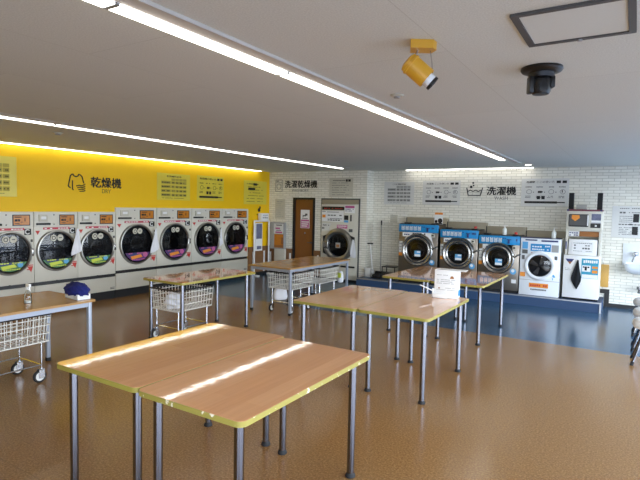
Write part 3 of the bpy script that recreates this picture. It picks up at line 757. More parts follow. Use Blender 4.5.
mb = MB(); mb.box(hx0+.13, hx1-.03, -.115, -.105, .74, 1.03); oc = mb.obj('orange_card', 'orange_screen', t)
mb = MB(); mb.box(hx0+.13, hx1-.03, -.118, -.09, .69, .76); mb.box(hx0+.34, hx1-.03, -.118, -.114, .78, .95); mb.obj('dark_print', 'shelf_brown', oc)
mb = MB(); mb.box(hx0+.13, hx1+.01, -.11, -.036, .09, .655, .004); mb.obj('lower_cabinet', 'cream', t)

# ------------------------------------------------------------------ white paper stand in the corner
t = thing('display_stand', 'white tube stand with blue-grey leaflet against the yellow wall by the corner', 'stand', (X1+.09, 9.66, 0), PI/2)
mb = MB()
mb.tube([(.04, 0, 0), (.04, 0, 1.36), (.62, 0, 1.36), (.62, 0, 0)], .022, 10)
mb.box(.0, .08, -.15, .035, 0, .03); mb.box(.58, .66, -.15, .035, 0, .03); mb.obj('frame', 'white', t)
mb = MB(); mb.box(.07, .33, -.02, .0, .62, 1.31); lfp = mb.obj('leaflet_panel', 'paper', t)
mb = MB(); mb.box(.09, .31, -.024, -.019, .92, 1.29); mb.box(.12, .29, -.024, -.019, .66, .74); mb.obj('leaflet_print', 'poster_blue', lfp)
t = thing('paper_box', 'small white box with grey print standing on the white stand in the corner', 'box', (X1+.09, 9.9, 1.382), PI/2)
mb = MB(); mb.box(0, .3, -.06, .05, .0, .17, .004); bx_ = mb.obj('casing', 'white', t)
bars(bx_, words(.05, .26, .12, .03, 4, rng)+words(.05, .26, .06, .05, 3, rng), 'paleink', y=-.06, name='small_print')

# ------------------------------------------------------------------ platform and casings behind the washers
t = thing('platform', 'long low blue platform with pale metal edge under the washers', 'platform', (0, 0, 0))
mb = MB(); mb.box(PX0, PX1, PYF, Y3-.001, 0, PZ-.001); mb.obj('base', 'platform', t)
mb = MB(); mb.box(PX0, PX1+.008, PYF-.012, PYF+.03, PZ-.02, PZ-.0005); mb.box(PX1-.022, PX1+.008, PYF-.012, PYF, 0, PZ-.02); mb.obj('edge_trim', 'alu', t)
ducts = [(-4.33, -3.42, 1.555), (-3.40, -2.60, 1.49), (-2.585, -1.835, 1.425), (-1.82, -1.10, 1.37)]
dl = ['beige wall casing behind the washer nearest the alcove corner', 'beige wall casing behind the second steel washer from the alcove corner',
      'beige wall casing behind the steel washer beside the white one', 'beige wall casing behind the white washer']
for (a, b_, z), lb in zip(ducts, dl):
    mb = MB(); mb.box(a, b_, Y3-.16, Y3-.002, PZ, z, .005); o = mb.obj('pipe_casing', 'duct'); tag(o, lb, 'casing', 'beige casings behind the washers')
    mb = MB(); mb.box(a-.008, a+.006, Y3-.165, Y3-.002, PZ, z-.005); mb.obj('end_gap', 'black', o)

# ------------------------------------------------------------------ steel washers
YW = 10.05
def make_washer(x0, x1, top, cz, R, label):
    t = thing('washing_machine', label, 'washing machine', (x0, YW, PZ), 0, 'steel washers on the blue platform')
    w = x1-x0; H = top-PZ; c = cz-PZ; cx = w*.5; D = .5
    mb = MB(); mb.box(0, w, 0, D, .05, H-.02, .01); bd = mb.obj('body', 'stainless', t)
    mb = MB(); mb.box(.01, w-.01, .02, D, 0, .05); mb.obj('plinth', 'blackmat', t)
    mb = MB(); mb.box(-.002, w+.002, -.012, .05, H-.175, H-.012, .008); pn = mb.obj('control_panel', 'blue_panel', t)
    rr = []
    for k in range(5):
        x = .07*w+k*.105*w
        rr += [(x, x+.08*w, H-.09, H-.076), (x, x+.022*w, H-.14, H-.05), (x+.055*w, x+.08*w, H-.14, H-.05), (x, x+.08*w, H-.14, H-.125), (x+.03*w, x+.05*w, H-.12, H-.06)]
    bars(pn, rr, 'paper', y=-.012, name='panel_lettering')
    bars(pn, words(.6*w, .68*w, H-.06, .02, 2, rng)+words(.84*w, .95*w, H-.08, .045, 3, rng), 'navy_print', y=-.012, name='panel_print')
    mb = MB(); mb.box(.72*w, .765*w, -.03, -.01, H-.155, H-.075, .003); mb.box(.69*w, .8*w, -.018, -.01, H-.085, H-.07); mb.obj('coin_slot', 'navy_print', pn)
    mb = MB(); mb.box(.01, w-.01, .03, D, H-.02, H+.002); mb.box(.1*w, .24*w, .06, .2, H, H+.025, .004); mb.box(.8*w, .93*w, .06, .2, H, H+.02, .004); mb.obj('top_tray', 'black', t)
    # pale shoulder panel
    pts = [(.24*w, H-.18), (.86*w, H-.18), (.84*w, H-.26)]
    for k in range(9):
        a = math.radians(12+k*19.5); pts.append((cx+(R+.02)*math.cos(a), c+(R+.02)*math.sin(a)))
    mb = MB(); mb.prism(pts, -.008, .004); mb.obj('shoulder_panel', 'paper', t)
    bars(t, words(.36*w, .70*w, H-.205, .03, 7, rng), 'ink', y=-.008, name='model_strip')
    mb = MB(); mb.box(.1*w, .3*w, -.01, -.0, H-.27, H-.185); lb_ = mb.obj('price_label', 'paper', t)
    bars(lb_, words(.14*w, .29*w, H-.23, .03, 3, rng), 'navy_print', y=-.01, name='price_print')
    mb = MB(); mb.box(.83*w, .92*w, -.012, 0, H-.265, H-.195, .003); lk = mb.obj('lock', 'plate_cream', t)
    mb = MB(); mb.box(.845*w, .9*w, -.014, -.011, H-.245, H-.215); mb.obj('keyhole', 'ink', lk)
    mb = MB(); mb.box(.015*w, .105*w, -.006, 0, c-.10, c+.17); sl = mb.obj('side_label', 'plate_grey', t)
    mb = MB(); mb.box(.015*w, .105*w, -.0075, -.006, c-.14, c-.07); mb.obj('orange_print', 'orange', sl)
    bars(sl, words(.025*w, .095*w, c+.12, .02, 3, rng)+words(.025*w, .095*w, c+.05, .02, 3, rng)+words(.025*w, .095*w, c-.01, .02, 3, rng), 'greyink', y=-.006, name='side_print')
    MB().lathe([(0, 0), (.056, 0), (.056, .005), (0, .005)], front(.87*w, 0, c-.24), 24).obj('round_label', 'skyblue', t)
    MB().lathe([(0, .005), (.03, .005), (.03, .0065), (0, .0065)], front(.865*w, 0, c-.225), 16).obj('round_print', 'paper', t)
    mb = MB(); mb.box(.84*w, .95*w, -.006, 0, c-.46, c-.39); mb.obj('lower_label', 'paper', t)
    dr = MB().lathe([(R, 0), (R, .04), (R-.02, .06), (R-.045, .055), (R-.06, .045), (R-.085, .052), (R-.112, .04), (R-.112, 0)], front(cx, 0, c), 64).obj('door', 'dial_ring', t)
    Ri = R-.112
    MB().lathe([(0, .003), (Ri, .008)], front(cx, 0, c), 40).obj('drum', 'drum_dark', dr)
    mb = MB()
    mb.lathe([(Ri*.62, .006), (Ri*.66, .016), (Ri*.7, .006)], front(cx, 0, c), 40); mb.box(-.05, .12, -.02, -.006, .05, .1, .008, 1, Matrix.Translation((cx, 0, c)) @ Matrix.Rotation(.5, 4, 'Y')); mb.obj('drum_vane', 'drum_steel', dr)
    MB().lathe([(Ri+.006, .04), (Ri*.6, .052), (0, .058)], front(cx, 0, c), 40).obj('door_glass', 'pane', dr)
    mb = MB(); mb.box(cx-.045, cx+.085, -.062, -.058, c-.13, c-.01); gs = mb.obj('glass_sticker', 'skyblue', dr)
    mb = MB(); mb.box(cx-.04, cx+.085, -.0635, -.062, c-.13, c-.085); mb.box(cx+.01, cx+.08, -.0635, -.062, c-.05, c-.02); mb.obj('sticker_print', 'paper', gs)
    mb = MB(); mb.tube([(cx+R*.98, -.045, c+.03), (cx+R+.05, -.07, c+.07), (cx+R+.11, -.045, c+.1)], .014, 8); mb.obj('door_handle', 'dial_ring', dr)
    return t
make_washer(-4.275, -3.42, 1.43, .885, .335, 'steel washer with blue panel nearest the alcove corner, flyer on its top')
make_washer(-3.37, -2.612, 1.355, .872, .315, 'steel washer with blue panel, middle of the three steel ones')
make_washer(-2.592, -1.835, 1.275, .835, .30, 'steel washer with blue panel beside the white washer')
# white washer
x0, x1 = -1.82, -1.13; w = x1-x0; top = 1.245; H = top-PZ; c = .745-PZ; cx = w*.51
t = thing('washing_machine', 'white front-loading washer between the steel washers and the cream tower', 'washing machine', (x0, YW, PZ))
mb = MB(); mb.box(0, w, 0, .5, .0, H, .014); mb.obj('body', 'whitegloss', t)
mb = MB(); mb.box(.0, w, -.004, .004, .285, .293); mb.obj('seam', 'paleink', t)
mb = MB(); mb.box(.02, w-.02, .02, .4, H, H+.006); mb.box(.12*w, .42*w, -.004, .0, H-.045, H-.02); mb.box(.52*w, .93*w, -.004, 0, H-.055, H-.025); mb.obj('top_strip', 'navy_print', t)
mb = MB(); mb.box(.26*w, .76*w, -.008, .002, H-.235, H-.1, .002, 1); cp = mb.obj('control_panel', 'blue_panel', t)
bars(cp, words(.3*w, .55*w, H-.15, .03, 4, rng)+words(.3*w, .72*w, H-.2, .025, 8, rng)+words(.62*w, .74*w, H-.14, .03, 3, rng), 'paper', y=-.008, name='panel_print')
mb = MB(); mb.box(.78*w, .95*w, -.006, .002, H-.24, H-.11); mb.obj('grey_label', 'paleink', t)
mb = MB(); mb.box(.05*w, .19*w, -.006, .002, H-.2, H-.07); sb = mb.obj('blue_label', 'skyblue', t)
mb = MB(); mb.box(.05*w, .19*w, -.006, .002, H-.29, H-.215); mb.box(.05*w, .12*w, -.006, .002, H-.4, H-.32); mb.obj('dark_label', 'greyink', t)
mb = MB(); mb.box(.28*w, .72*w, -.006, .002, H-.325, H-.26); rl = mb.obj('red_label', 'red', t)
bars(rl, words(.3*w, .7*w, H-.292, .035, 8, rng), 'paper', y=-.006, name='red_print')
mb = MB(); mb.box(.86*w, .93*w, -.006, .002, c+.12, c+.19); mb.obj('switch', 'greyink', t)
mb = MB(); mb.box(.02*w, .15*w, -.006, .002, c-.22, c-.14); mb.obj('orange_label', 'orange', t)
mb = MB(); mb.prism([(.82*w+.055*math.cos(a)*1, c-.2+.06*math.sin(a)) for a in [k*PI/10 for k in range(11)]]+[(.82*w-.02, c-.2), (.82*w, c-.17), (.82*w+.02, c-.2)], -.005, .001); mb.box(.83*w, .85*w, -.005, .001, c-.25, c-.21); mb.obj('blue_mark', 'skyblue', t)
mb = MB(); mb.box(.26*w, .74*w, -.005, .002, .155, .235, .002, 1); ol = mb.obj('orange_banner', 'orange', t)
bars(ol, words(.29*w, .72*w, .195, .045, 8, rng), 'red', y=-.005, name='banner_print')
bars(t, words(.3*w, .7*w, .115, .03, 11, rng), 'greyink', y=-.001, name='small_print')
R = .245
dr = MB().lathe([(R+.03, 0), (R+.03, .02), (R, .045), (R-.03, .045), (R-.05, .03), (R-.05, 0)], front(cx, 0, c), 64).obj('door', 'whitegloss', t)
MB().lathe([(R-.05, .005), (R-.045, .036), (R-.055, .036), (R-.062, .01)], front(cx, 0, c), 48).obj('door_seal', 'black', dr)
MB().lathe([(0, .003), (R-.055, .006)], front(cx, 0, c), 40).obj('drum', 'drum_dark', dr)
for k in range(4):
    a = .35+k*PI/2
    mb = MB(); mb.prism([(.03, -.015), (.16, -.055), (.185, .0), (.16, .035), (.04, .02)], -.026, -.006, Matrix.Translation((cx, 0, c)) @ Matrix.Rotation(a, 4, 'Y')); mb.obj('drum_vane', 'dial_ring', dr)
MB().lathe([(R-.052, .03), (R*.5, .045), (0, .05)], front(cx, 0, c), 40).obj('door_glass', 'pane', dr)

# small things on top of the machines
def soap_bottle(loc, h, label):
    t = thing('soap_bottle', label, 'bottle', loc, 0, 'white pump bottles on the washers')
    MB().lathe([(0, 0), (.036, 0), (.04, .006), (.04, h*.55), (.03, h*.66), (.014, h*.7), (.014, h*.76), (0, h*.76)], None, 24).obj('bottle', 'soap', t)
    mb = MB(); mb.lathe([(0, h*.76), (.017, h*.76), (.017, h*.83), (.007, h*.84), (.007, h*.97), (0, h*.97)], None, 16); mb.box(-.012, .055, -.01, .01, h*.95, h, .003); mb.obj('pump', 'white', t)
    return t
soap_bottle((-2.16, YW+.2, 1.2765), .19, 'white pump bottle standing on the steel washer beside the white one')
soap_bottle((-1.275, YW+.15, 1.252), .2, 'white pump bottle standing on the white washer')
def red_cap(x, z, label):
    mb = MB(); mb.lathe([(0, 0), (.028, 0), (.028, .03), (.02, .04), (0, .04)]); o = mb.obj('bottle_cap', 'red'); o.location = (x, YW+.2, z); tag(o, label, 'cap', 'red caps on the washers')
red_cap(-2.72, 1.3795, 'small red cap on the middle steel washer'); red_cap(-1.95, 1.296, 'small red cap on the steel washer beside the white one')
t = thing('flyer_stand', 'small flyer with orange heading standing on the corner washer', 'flyer', (-3.49, YW+.2, 1.4325), .0)
mb = MB(); mb.box(-.09, .09, 0, .004, 0, .25, mtx=Matrix.Rotation(-.06, 4, 'X')); fl = mb.obj('sheet', 'paper', t)
mb = MB(); mb.box(-.085, .085, -.002, .001, .2, .245, mtx=Matrix.Rotation(-.06, 4, 'X')); mb.obj('orange_heading', 'orange', fl)
mb = MB(); mb.ball((.035, 0, .075), .05, 12, (1, .1, 1)); mb.ball((-.05, 0, .06), .03, 12, (1, .1, 1)); mb.box(-.085, .085, -.002, .001, .005, .03, mtx=Matrix.Rotation(-.06, 4, 'X')); mb.obj('dark_print', 'ink', fl)
mb = MB(); mb.box(-.05, .05, .0, .06, 0, .006); mb.obj('foot', 'white', t)

# ------------------------------------------------------------------ cream tower right of the washers
tx0, tx1 = -1.08, -.50
w = tx1-tx0; TB = PZ
t = thing('cabinet', 'cream cabinet under the grey-windowed machine, black cloth hung on its door', 'cabinet', (tx0, YW, TB))
zt = .80
mb = MB(); mb.box(0, w, .03, .48, .03, zt, .006); mb.obj('body', 'cream', t)
mb = MB(); mb.box(.01, w-.01, .05, .46, 0, .03); mb.obj('plinth', 'blackmat', t)
mb = MB(); mb.box(.004, w-.004, 0, .03, .035, zt-.004, .008); dr = mb.obj('door', 'white', t)
mb = MB(); mb.prism([(.06*w, zt-.07), (.30*w, zt-.07), (.19*w, zt-.17)], -.003, .001); pd = mb.obj('brown_label', 'shelf_brown', dr)
mb = MB(); mb.prism([(.06*w, zt-.07), (.30*w, zt-.07), (.24*w, zt-.12), (.12*w, zt-.12)], -.0045, -.003); mb.obj('label_heading', 'navy_print', pd)
bars(dr, words(.06*w, .26*w, zt-.24, .012, 6, rng)+words(.06*w, .22*w, zt-.27, .012, 5, rng), 'paleink', y=0, name='small_print')
mb = MB(); mb.box(.51*w, .97*w, -.004, .001, zt-.4, zt-.05); ps = mb.obj('teal_poster', 'teal_print', dr)
mb = MB(); mb.box(.53*w, .76*w, -.0055, -.004, zt-.28, zt-.17); mb.box(.53*w, .96*w, -.0055, -.004, zt-.395, zt-.33); mb.obj('white_print', 'paper', ps)
bars(ps, words(.55*w, .74*w, zt-.2, .03, 3, rng)+[(.6*w, .66*w, zt-.26, zt-.2)], 'ink', y=-.0055, name='dark_print')
bars(ps, words(.56*w, .95*w, zt-.1, .06, 7, rng), 'paper', y=-.004, name='heading')
bars(ps, [(.8*w, .95*w, zt-.22, zt-.18), (.8*w, .95*w, zt-.3, zt-.25)], 'orange', y=-.004, name='orange_print')
rows = []
for r in range(8):
    f = r/7
    hw = .01+.085*(f/.66)**1.2 if f < .66 else .095*(1-(f-.66)/.34)+.006
    rows.append([(tx0+.41*w-.03*math.sin(f*2.2)*1+(-1+2*cc/5)*hw+.02*f, YW-.025-.012*math.sin(cc*1.9+r*.6), TB+zt-.075-f*.53) for cc in range(6)])
cloth_piece('hanging_cloth', 'black cloth hanging on the cream cabinet door', rows, 'black_cloth', .01)
# open shelf unit with a white box, then the windowed machine
t = thing('shelf_unit', 'cream open shelf unit stacked on the cream cabinet', 'shelf', (tx0, YW, TB+zt))
hz = 1.435-TB-zt
mb = MB(); mb.box(.03*w, .09*w, .03, .45, 0, hz-.02); mb.box(.93*w, .985*w, .03, .45, 0, hz-.02); mb.box(.09*w, .93*w, .43, .45, 0, hz-.02); mb.box(.02*w, w, .02, .46, hz-.02, hz); mb.obj('frame', 'cream', t)
mb = MB(); mb.box(.4*w, .93*w, .05, .06, hz-.12, hz-.03); mb.obj('brown_panel', 'shelf_brown', t)
mb = MB(); mb.box(.1*w, .39*w, .05, .06, hz-.12, hz-.03); pp = mb.obj('price_card', 'paper', t)
bars(pp, words(.12*w, .37*w, hz-.06, .025, 4, rng)+words(.12*w, .37*w, hz-.1, .025, 4, rng), 'navy_print', y=.05, name='price_print')
mb = MB(); mb.box(.03*w, .075*w, .026, .031, .1, .24); mb.obj('blue_label', 'poster_blue', t)
t = thing('white_box', 'white box with printed instructions inside the cream shelf unit', 'box', (tx0, YW, TB+zt))
mb = MB(); mb.box(.115*w, .905*w, .035, .4, 0.002, .285, .012); wb = mb.obj('casing', 'white', t)
mb = MB(); mb.box(.22*w, .8*w, .03, .036, .05, .235); sh_ = mb.obj('instruction_sheet', 'paper', wb)
bars(sh_, words(.25*w, .77*w, .215, .012, 10, rng)+words(.27*w, .4*w, .175, .03, 2, rng)+words(.5*w, .72*w, .175, .02, 3, rng)+words(.27*w, .4*w, .125, .03, 2, rng)+words(.5*w, .72*w, .125, .03, 3, rng)+words(.25*w, .77*w, .075, .01, 12, rng), 'greyink', y=.03, name='small_print')
t = thing('shoe_dryer', 'cream machine with dark window and orange card on top of the shelf unit', 'machine', (tx0, YW, 1.437))
mz = 1.795-1.437
mb = MB(); mb.box(.02*w, w, .0, .46, 0, mz-.03, .01); mb.obj('body', 'cream', t)
mb = MB(); mb.box(.03*w, .985*w, -.012, .44, mz-.03, mz, .006); tt = mb.obj('top_band', 'maroon', t)
mb = MB(); mb.box(.03*w, .09*w, -.014, -.01, mz-.028, mz-.002); mb.box(.93*w, .985*w, -.014, -.01, mz-.028, mz-.002); mb.obj('band_end', 'navy_print', tt)
pts = [(x, z) for x, z in rrect(.09*w, .64*w, .05, mz-.085, .02)]
mb = MB(); mb.prism(pts, -.012, .002); dw = mb.obj('window_door', 'black', t)
mb = MB(); mb.box(.11*w, .6*w, -.0135, -.012, .075, mz-.1); mb.obj('window_pane', 'darkgrey', dw)
mb = MB(); mb.prism([(.18*w, mz-.1), (.38*w, mz-.1), (.4*w, mz-.15), (.27*w, mz-.21), (.17*w, mz-.16)], -.016, -.0135); mb.obj('orange_card', 'orange', dw)
mb = MB(); mb.box(.6*w, .635*w, -.035, -.012, .07, mz-.1, .006); mb.obj('door_handle', 'white', dw)
mb = MB(); mb.box(.71*w, .96*w, -.008, .002, .12, mz-.075); bp = mb.obj('blue_poster', 'poster_blue', t)
mb = MB(); mb.box(.71*w, .96*w, -.0095, -.008, .13, .17); mb.obj('pale_print', 'paper', bp)
mb = MB(); mb.box(.69*w, .96*w, -.01, .002, .04, .115); kp = mb.obj('keypad', 'black', t)
bars(kp, [(.81*w, .86*w, .06, .09)], 'paper', y=-.01, name='keypad_print')
for x, lb in ((.08, 'black slim speaker left on top of the cream windowed machine'), (.875, 'black slim speaker right on top of the cream windowed machine')):
    t = thing('speaker', lb, 'speaker', (tx0+x*w, YW+.3, 1.797), 0, 'slim black speakers on the tower')
    mb = MB(); mb.box(-.04, .045, 0, .08, 0, .3, .004); mb.obj('cabinet', 'black', t)
    mb = MB(); mb.box(-.033, .038, -.004, .001, .012, .288); mb.obj('speaker_cloth', 'blackmat', t)
mb = MB(); mb.box(0, .17, 0, .12, 0, .085, .006); o = mb.obj('grey_box', 'paleink'); o.location = (tx0+.24*w, YW+.25, 1.797); tag(o, 'small grey box between the two black speakers', 'box')
# wooden board hanging on the wall beside the tower
t = thing('hanging_board', 'pale wooden board hanging on the brick wall right of the cream cabinet', 'board', (-.49, Y3, -.04))
mb = MB(); mb.box(-.12, .11, -.03, -.008, .41, .83, .006); mb.obj('panel', 'board', t)
mb = MB(); mb.tube([(-.02, -.015, .82), (0, -.01, .93), (.03, -.015, .82)], .004, 6); mb.lathe([(0, 0), (.012, 0), (.012, .02), (0, .02)], front(0, 0, .93), 10); mb.obj('hook', 'white', t)

# ------------------------------------------------------------------ wash basin
t = thing('wash_basin', 'white wall basin with chrome tap cut off by the right edge', 'basin', (.11, Y3, 0))
mb = MB(); mb.box(-.29, .34, -.02, -.0005, .80, 1.20, .006); mb.obj('splash_panel', 'whitegloss', t)
b = MB()
outer = [rrect(-.26*s, .3*s+.0, -.36*s-.02*(1-s), -.02, .1*s, 6) for s in (1, .985, .9, .72, .45)]
zs = [.86, .80, .735, .69, .66]
vv = [[b.b.verts.new((p[0], p[1], z)) for p in q] for q, z in zip(outer, zs)]
inn = [rrect(-.235*s, .275*s, -.335*s-.01, -.055, .085*s, 6) for s in (1, .92, .6)]
vi = [[b.b.verts.new((p[0], p[1], z)) for p in q] for q, z in zip(inn, (.862, .76, .73))]
def strip(A, B):
    for i in range(len(A)):
        j = (i+1) % len(A); b.b.faces.new((A[i], A[j], B[j], B[i]))
for A, B in zip(vv, vv[1:]): strip(A, B)
b.b.faces.new(vv[-1]); strip(vv[0], vi[0])
for A, B in zip(vi, vi[1:]): strip(A, B)
b.b.faces.new(vi[-1])
b.obj('bowl', 'whitegloss', t)
mb = MB(); mb.cyl((-.09, -.02, 1.0), (-.09, -.09, 1.0), .026); mb.lathe([(0, 0), (.045, 0), (.05, .02), (.05, .055), (.03, .07), (0, .07)], Matrix.Translation((-.09, -.10, .985)), 20); mb.tube([(-.09, -.09, .985), (-.11, -.15, .96), (-.13, -.19, .90), (-.135, -.2, .885)], .016, 10); mb.obj('tap', 'chrome', t)
mb = MB(); mb.tube([(.02, -.17, .67), (.02, -.17, .40), (.02, -.03, .38), (.02, -.002, .38)], .018, 10); mb.obj('waste_pipe', 'chrome', t)
mb = MB(); mb.cyl((.0, -.19, .40), (-.01, -.20, .33), .022); mb.box(-.045, -.005, -.21, -.17, .40, .45, .008); mb.obj('stop_valve', 'greyink', t)

# ------------------------------------------------------------------ stools at the right edge
def make_stool(): 
    t = bpy.data.objects.new('padded_stool', None); COL.objects.link(t); t.empty_display_size = .1
    MB().lathe([(0, .41), (.14, .41), (.175, .42), (.195, .45), (.195, .485), (.175, .52), (.14, .535), (0, .54)], None, 40).obj('seat', 'stool_pad', t)
    mb = MB(); mb.lathe([(0, .39), (.12, .39), (.12, .41), (0, .41)], None, 24); mb.obj('seat_plate', 'darkgrey', t)
    for k in range(4):
        a = PI/4+k*PI/2; c, s_ = math.cos(a), math.sin(a)
        mb = MB(); mb.tube([(.09*c, .09*s_, .4), (.24*c, .24*s_, .03)], .014, 10); lg = mb.obj('leg', 'steel_leg', t)
        mb = MB(); mb.cyl((.235*c, .235*s_, .045), (.253*c, .253*s_, .0), .019); mb.obj('foot', 'blackmat', lg)
    return t
st = make_stool()
for i, (y, lb) in enumerate(((6.95, 'white padded stool at the right edge, nearest of three in a row'), (7.68, 'white padded stool at the right edge, middle of three in a row'), (8.60, 'white padded stool at the right edge, farthest of three, below the basin'))):
    o = st if i == 0 else dup(st)
    o.location = (.215, y, 0); o.rotation_euler = (0, 0, .0); tag(o, lb, 'stool', 'white padded stools at the right')

# ------------------------------------------------------------------ cleaning tools in the alcove corner
t = thing('broom', 'long-handled black broom leaning in the alcove corner', 'broom', (-4.9, 10.52, PZ), 0)
mb = MB(); mb.cyl((0, 0, .1), (-.1, .19, 1.27), .011); mb.obj('handle', 'paleink', t)
mb = MB(); mb.cyl((-.092, .175, 1.17), (-.1, .191, 1.275), .016); mb.obj('grip', 'black', t)
mb = MB(); mb.prism([(-.15, 0), (.15, 0), (.12, .12), (-.12, .12)], -.03, .03); mb.obj('brush_head', 'blackmat', t)
t = thing('dustpan', 'grey dustpan with upright T handle beside the broom', 'dustpan', (-5.07, 10.38, PZ))
mb = MB(); mb.cyl((.03, .03, .06), (-.10, .12, .74), .013); mb.obj('handle', 'white', t)
mb = MB(); mb.cyl((-.17, .12, .745), (-.03, .12, .745), .016); mb.obj('grip', 'blackmat', t)
mb = MB(); mb.box(-.15, .03, -.06, -.04, 0, .2, .006); mb.box(-.15, -.13, -.06, .10, 0, .17); mb.box(.01, .03, -.06, .1, 0, .17); mb.box(-.15, .03, -.06, .1, 0, .006); mb.obj('pan', 'plate_grey', t)
t = thing('wire_rack', 'low black rack on the platform between broom and corner washer', 'rack', (-4.62, 10.42, PZ))
for x in (-.14, .16):
    for y in (-.12, .12): mb = MB(); mb.cyl((x, y, 0), (x, y, .27), .011); mb.obj('leg', 'black', t)
for z in (.25, .1): mb = MB(); mb.box(-.15, .17, -.13, .13, z, z+.02, .004); mb.obj('shelf', 'black', t)
t = thing('dark_shoes', 'dark shoe lying on the platform beside the dustpan', 'shoe', (-4.86, 10.22, PZ))
mb = MB(); mb.ball((0, 0, .05), .05, 14, (2.2, .9, .95)); mb.ball((.06, 0, .075), .045, 12, (1, .85, 1)); mb.obj('upper', 'blackmat', t)
mb = MB(); mb.box(-.11, .11, -.042, .042, 0, .022, .01); mb.obj('sole', 'black', t)

# ------------------------------------------------------------------ tables
def leg_part(t, x, y, h, m='steel_leg', r=.024):
    MBx = MB(); MBx.cyl((x, y, .012), (x, y, h), r, n=20); lg = MBx.obj('leg', m, t)
    mb = MB(); mb.lathe([(0, 0), (r*1.35, 0), (r*1.4, .008), (r*1.15, .022), (r*1.0, .03), (0, .03)], Matrix.Translation((x, y, 0)), 20); mb.obj('foot', 'blackmat', lg)
def folding_table(x0, x1, y0, y1, label, edge='edge_yellow', h=.785, rz=0., legs=None):
    cx, cy = (x0+x1)/2, (y0+y1)/2; w, l = x1-x0, y1-y0
    t = thing('work_table', label, 'table', (cx, cy, 0), rz, 'wood-topped tables with yellow edges')
    th = .028
    o_ = rrect(-w/2, w/2, -l/2, l/2, .042); i_ = rrect(-w/2+.004, w/2-.004, -l/2+.004, l/2-.004, .038)
    mb = MB(); mb.plate(i_, h-th+.002, h); mb.obj('tabletop', 'table_wood', t)
    mb = MB(); mb.ring(o_, i_, h-th, h-.0012); mb.obj('edge_band', edge, t)
    for x in (-w/2+.11, w/2-.06):
        for y in (-l/2+.055, l/2-.15): leg_part(t, x, y, h-th+.002)
    for x in (-w/2+.11, w/2-.06):
        for y in (-l/2+.055, l/2-.15):
            mb = MB(); mb.lathe([(0, h-th-.006), (.04, h-th-.006), (.04, h-th+.002), (0, h-th+.002)], Matrix.Translation((x, y, 0)), 20); mb.obj('leg_socket', 'darkgrey', t)
    return t
folding_table(-2.905, -2.158, 1.69, 3.02, 'wood-topped table in the foreground pair, left one reflecting yellow light')
folding_table(-2.152, -1.435, 1.68, 2.985, 'wood-topped table in the foreground pair, right one with chipped white edge', 'edge_chipped')
folding_table(-2.96, -2.213, 4.23, 5.54, 'wood-topped table of the middle pair, left one with nothing on it')
folding_table(-2.207, -1.495, 4.23, 5.52, 'wood-topped table of the middle pair, carrying the white sign box')
folding_table(-3.04, -2.318, 6.56, 8.12, 'wood-topped table facing the washers, left one of the far pair')
folding_table(-2.312, -1.60, 6.53, 8.02, 'wood-topped table facing the washers, right one of the far pair')
folding_table(-5.37, -4.63, 4.30, 5.72, 'single wood-topped table with yellow edge in front of the taller dryers', rz=-.0)

def apron_table(x0, x1, y0, y1, label, h=.765):
    cx, cy = (x0+x1)/2, (y0+y1)/2; w, l = x1-x0, y1-y0
    t = thing('work_table', label, 'table', (cx, cy, 0), 0, 'beech tables with grey steel frames')
    mb = MB(); mb.plate(rrect(-w/2, w/2, -l/2, l/2, .02), h-.022, h); mb.obj('tabletop', 'table_beech', t)
    mb = MB(); mb.ring(rrect(-w/2-.002, w/2+.002, -l/2-.002, l/2+.002, .022), rrect(-w/2+.001, w/2-.001, -l/2+.001, l/2-.001, .02), h-.0215, h-.001); mb.obj('edge_band', 'edge_beech', t)
    mb = MB()
    mb.box(-w/2+.03, w/2-.03, -l/2+.03, -l/2+.055, h-.07, h-.022); mb.box(-w/2+.03, w/2-.03, l/2-.055, l/2-.03, h-.07, h-.022)
    mb.box(-w/2+.03, -w/2+.055, -l/2+.055, l/2-.055, h-.07, h-.022); mb.box(w/2-.055, w/2-.03, -l/2+.055, l/2-.055, h-.07, h-.022)
    mb.obj('apron', 'grey_paint', t)
    for x in (-w/2+.045, w/2-.045):
        for y in (-l/2+.045, l/2-.045):
            m2 = MB(); m2.box(x-.02, x+.02, y-.02, y+.02, .03, h-.022, .006); lg = m2.obj('leg', 'grey_paint', t)
            m2 = MB(); m2.box(x-.022, x+.022, y-.022, y+.022, 0, .04, .005); m2.obj('foot', 'blackmat', lg)
    return t
apron_table(-5.44, -4.60, 1.35, 3.12, 'beech table with grey frame at the left edge, duster and spray bottle on it')
apron_table(-5.44, -4.57, 6.50, 8.45, 'beech table with grey frame near the brown door, two carts under it')

# things on the left table
t = thing('spray_bottle', 'clear spray bottle with white trigger on the left beech table', 'bottle', (-4.93, 2.62, .7655))
MB().lathe([(0, 0), (.034, 0), (.036, .006), (.034, .075), (.02, .105), (.013, .12), (.013, .135), (0, .135)], None, 24).obj('bottle', 'clear', t)
MB().lathe([(0, .003), (.03, .003), (.031, .022), (0, .022)], None, 24).obj('label_band', 'soap', t)
mb = MB(); mb.lathe([(0, .13), (.017, .13), (.017, .155), (.008, .16), (0, .16)], None, 16); mb.box(-.018, .045, -.011, .011, .155, .185, .004); mb.prism([(.02, .155), (.03, .155), (.045, .115), (.037, .113)], -.006, .006); mb.obj('trigger_head', 'white', t)
t = thing('duster_tray', 'white open tray holding a navy duster on the left beech table', 'tray', (-4.80, 3.05, .7655), -.1)
mb = MB(); mb.box(-.13, .13, -.065, .065, 0, .008); mb.box(-.13, .13, -.065, -.059, 0, .055); mb.box(-.13, .13, .059, .065, 0, .055); mb.box(-.13, -.124, -.059, .059, 0, .055); mb.box(.124, .13, -.059, .059, 0, .055); tr = mb.obj('tray', 'white', t)
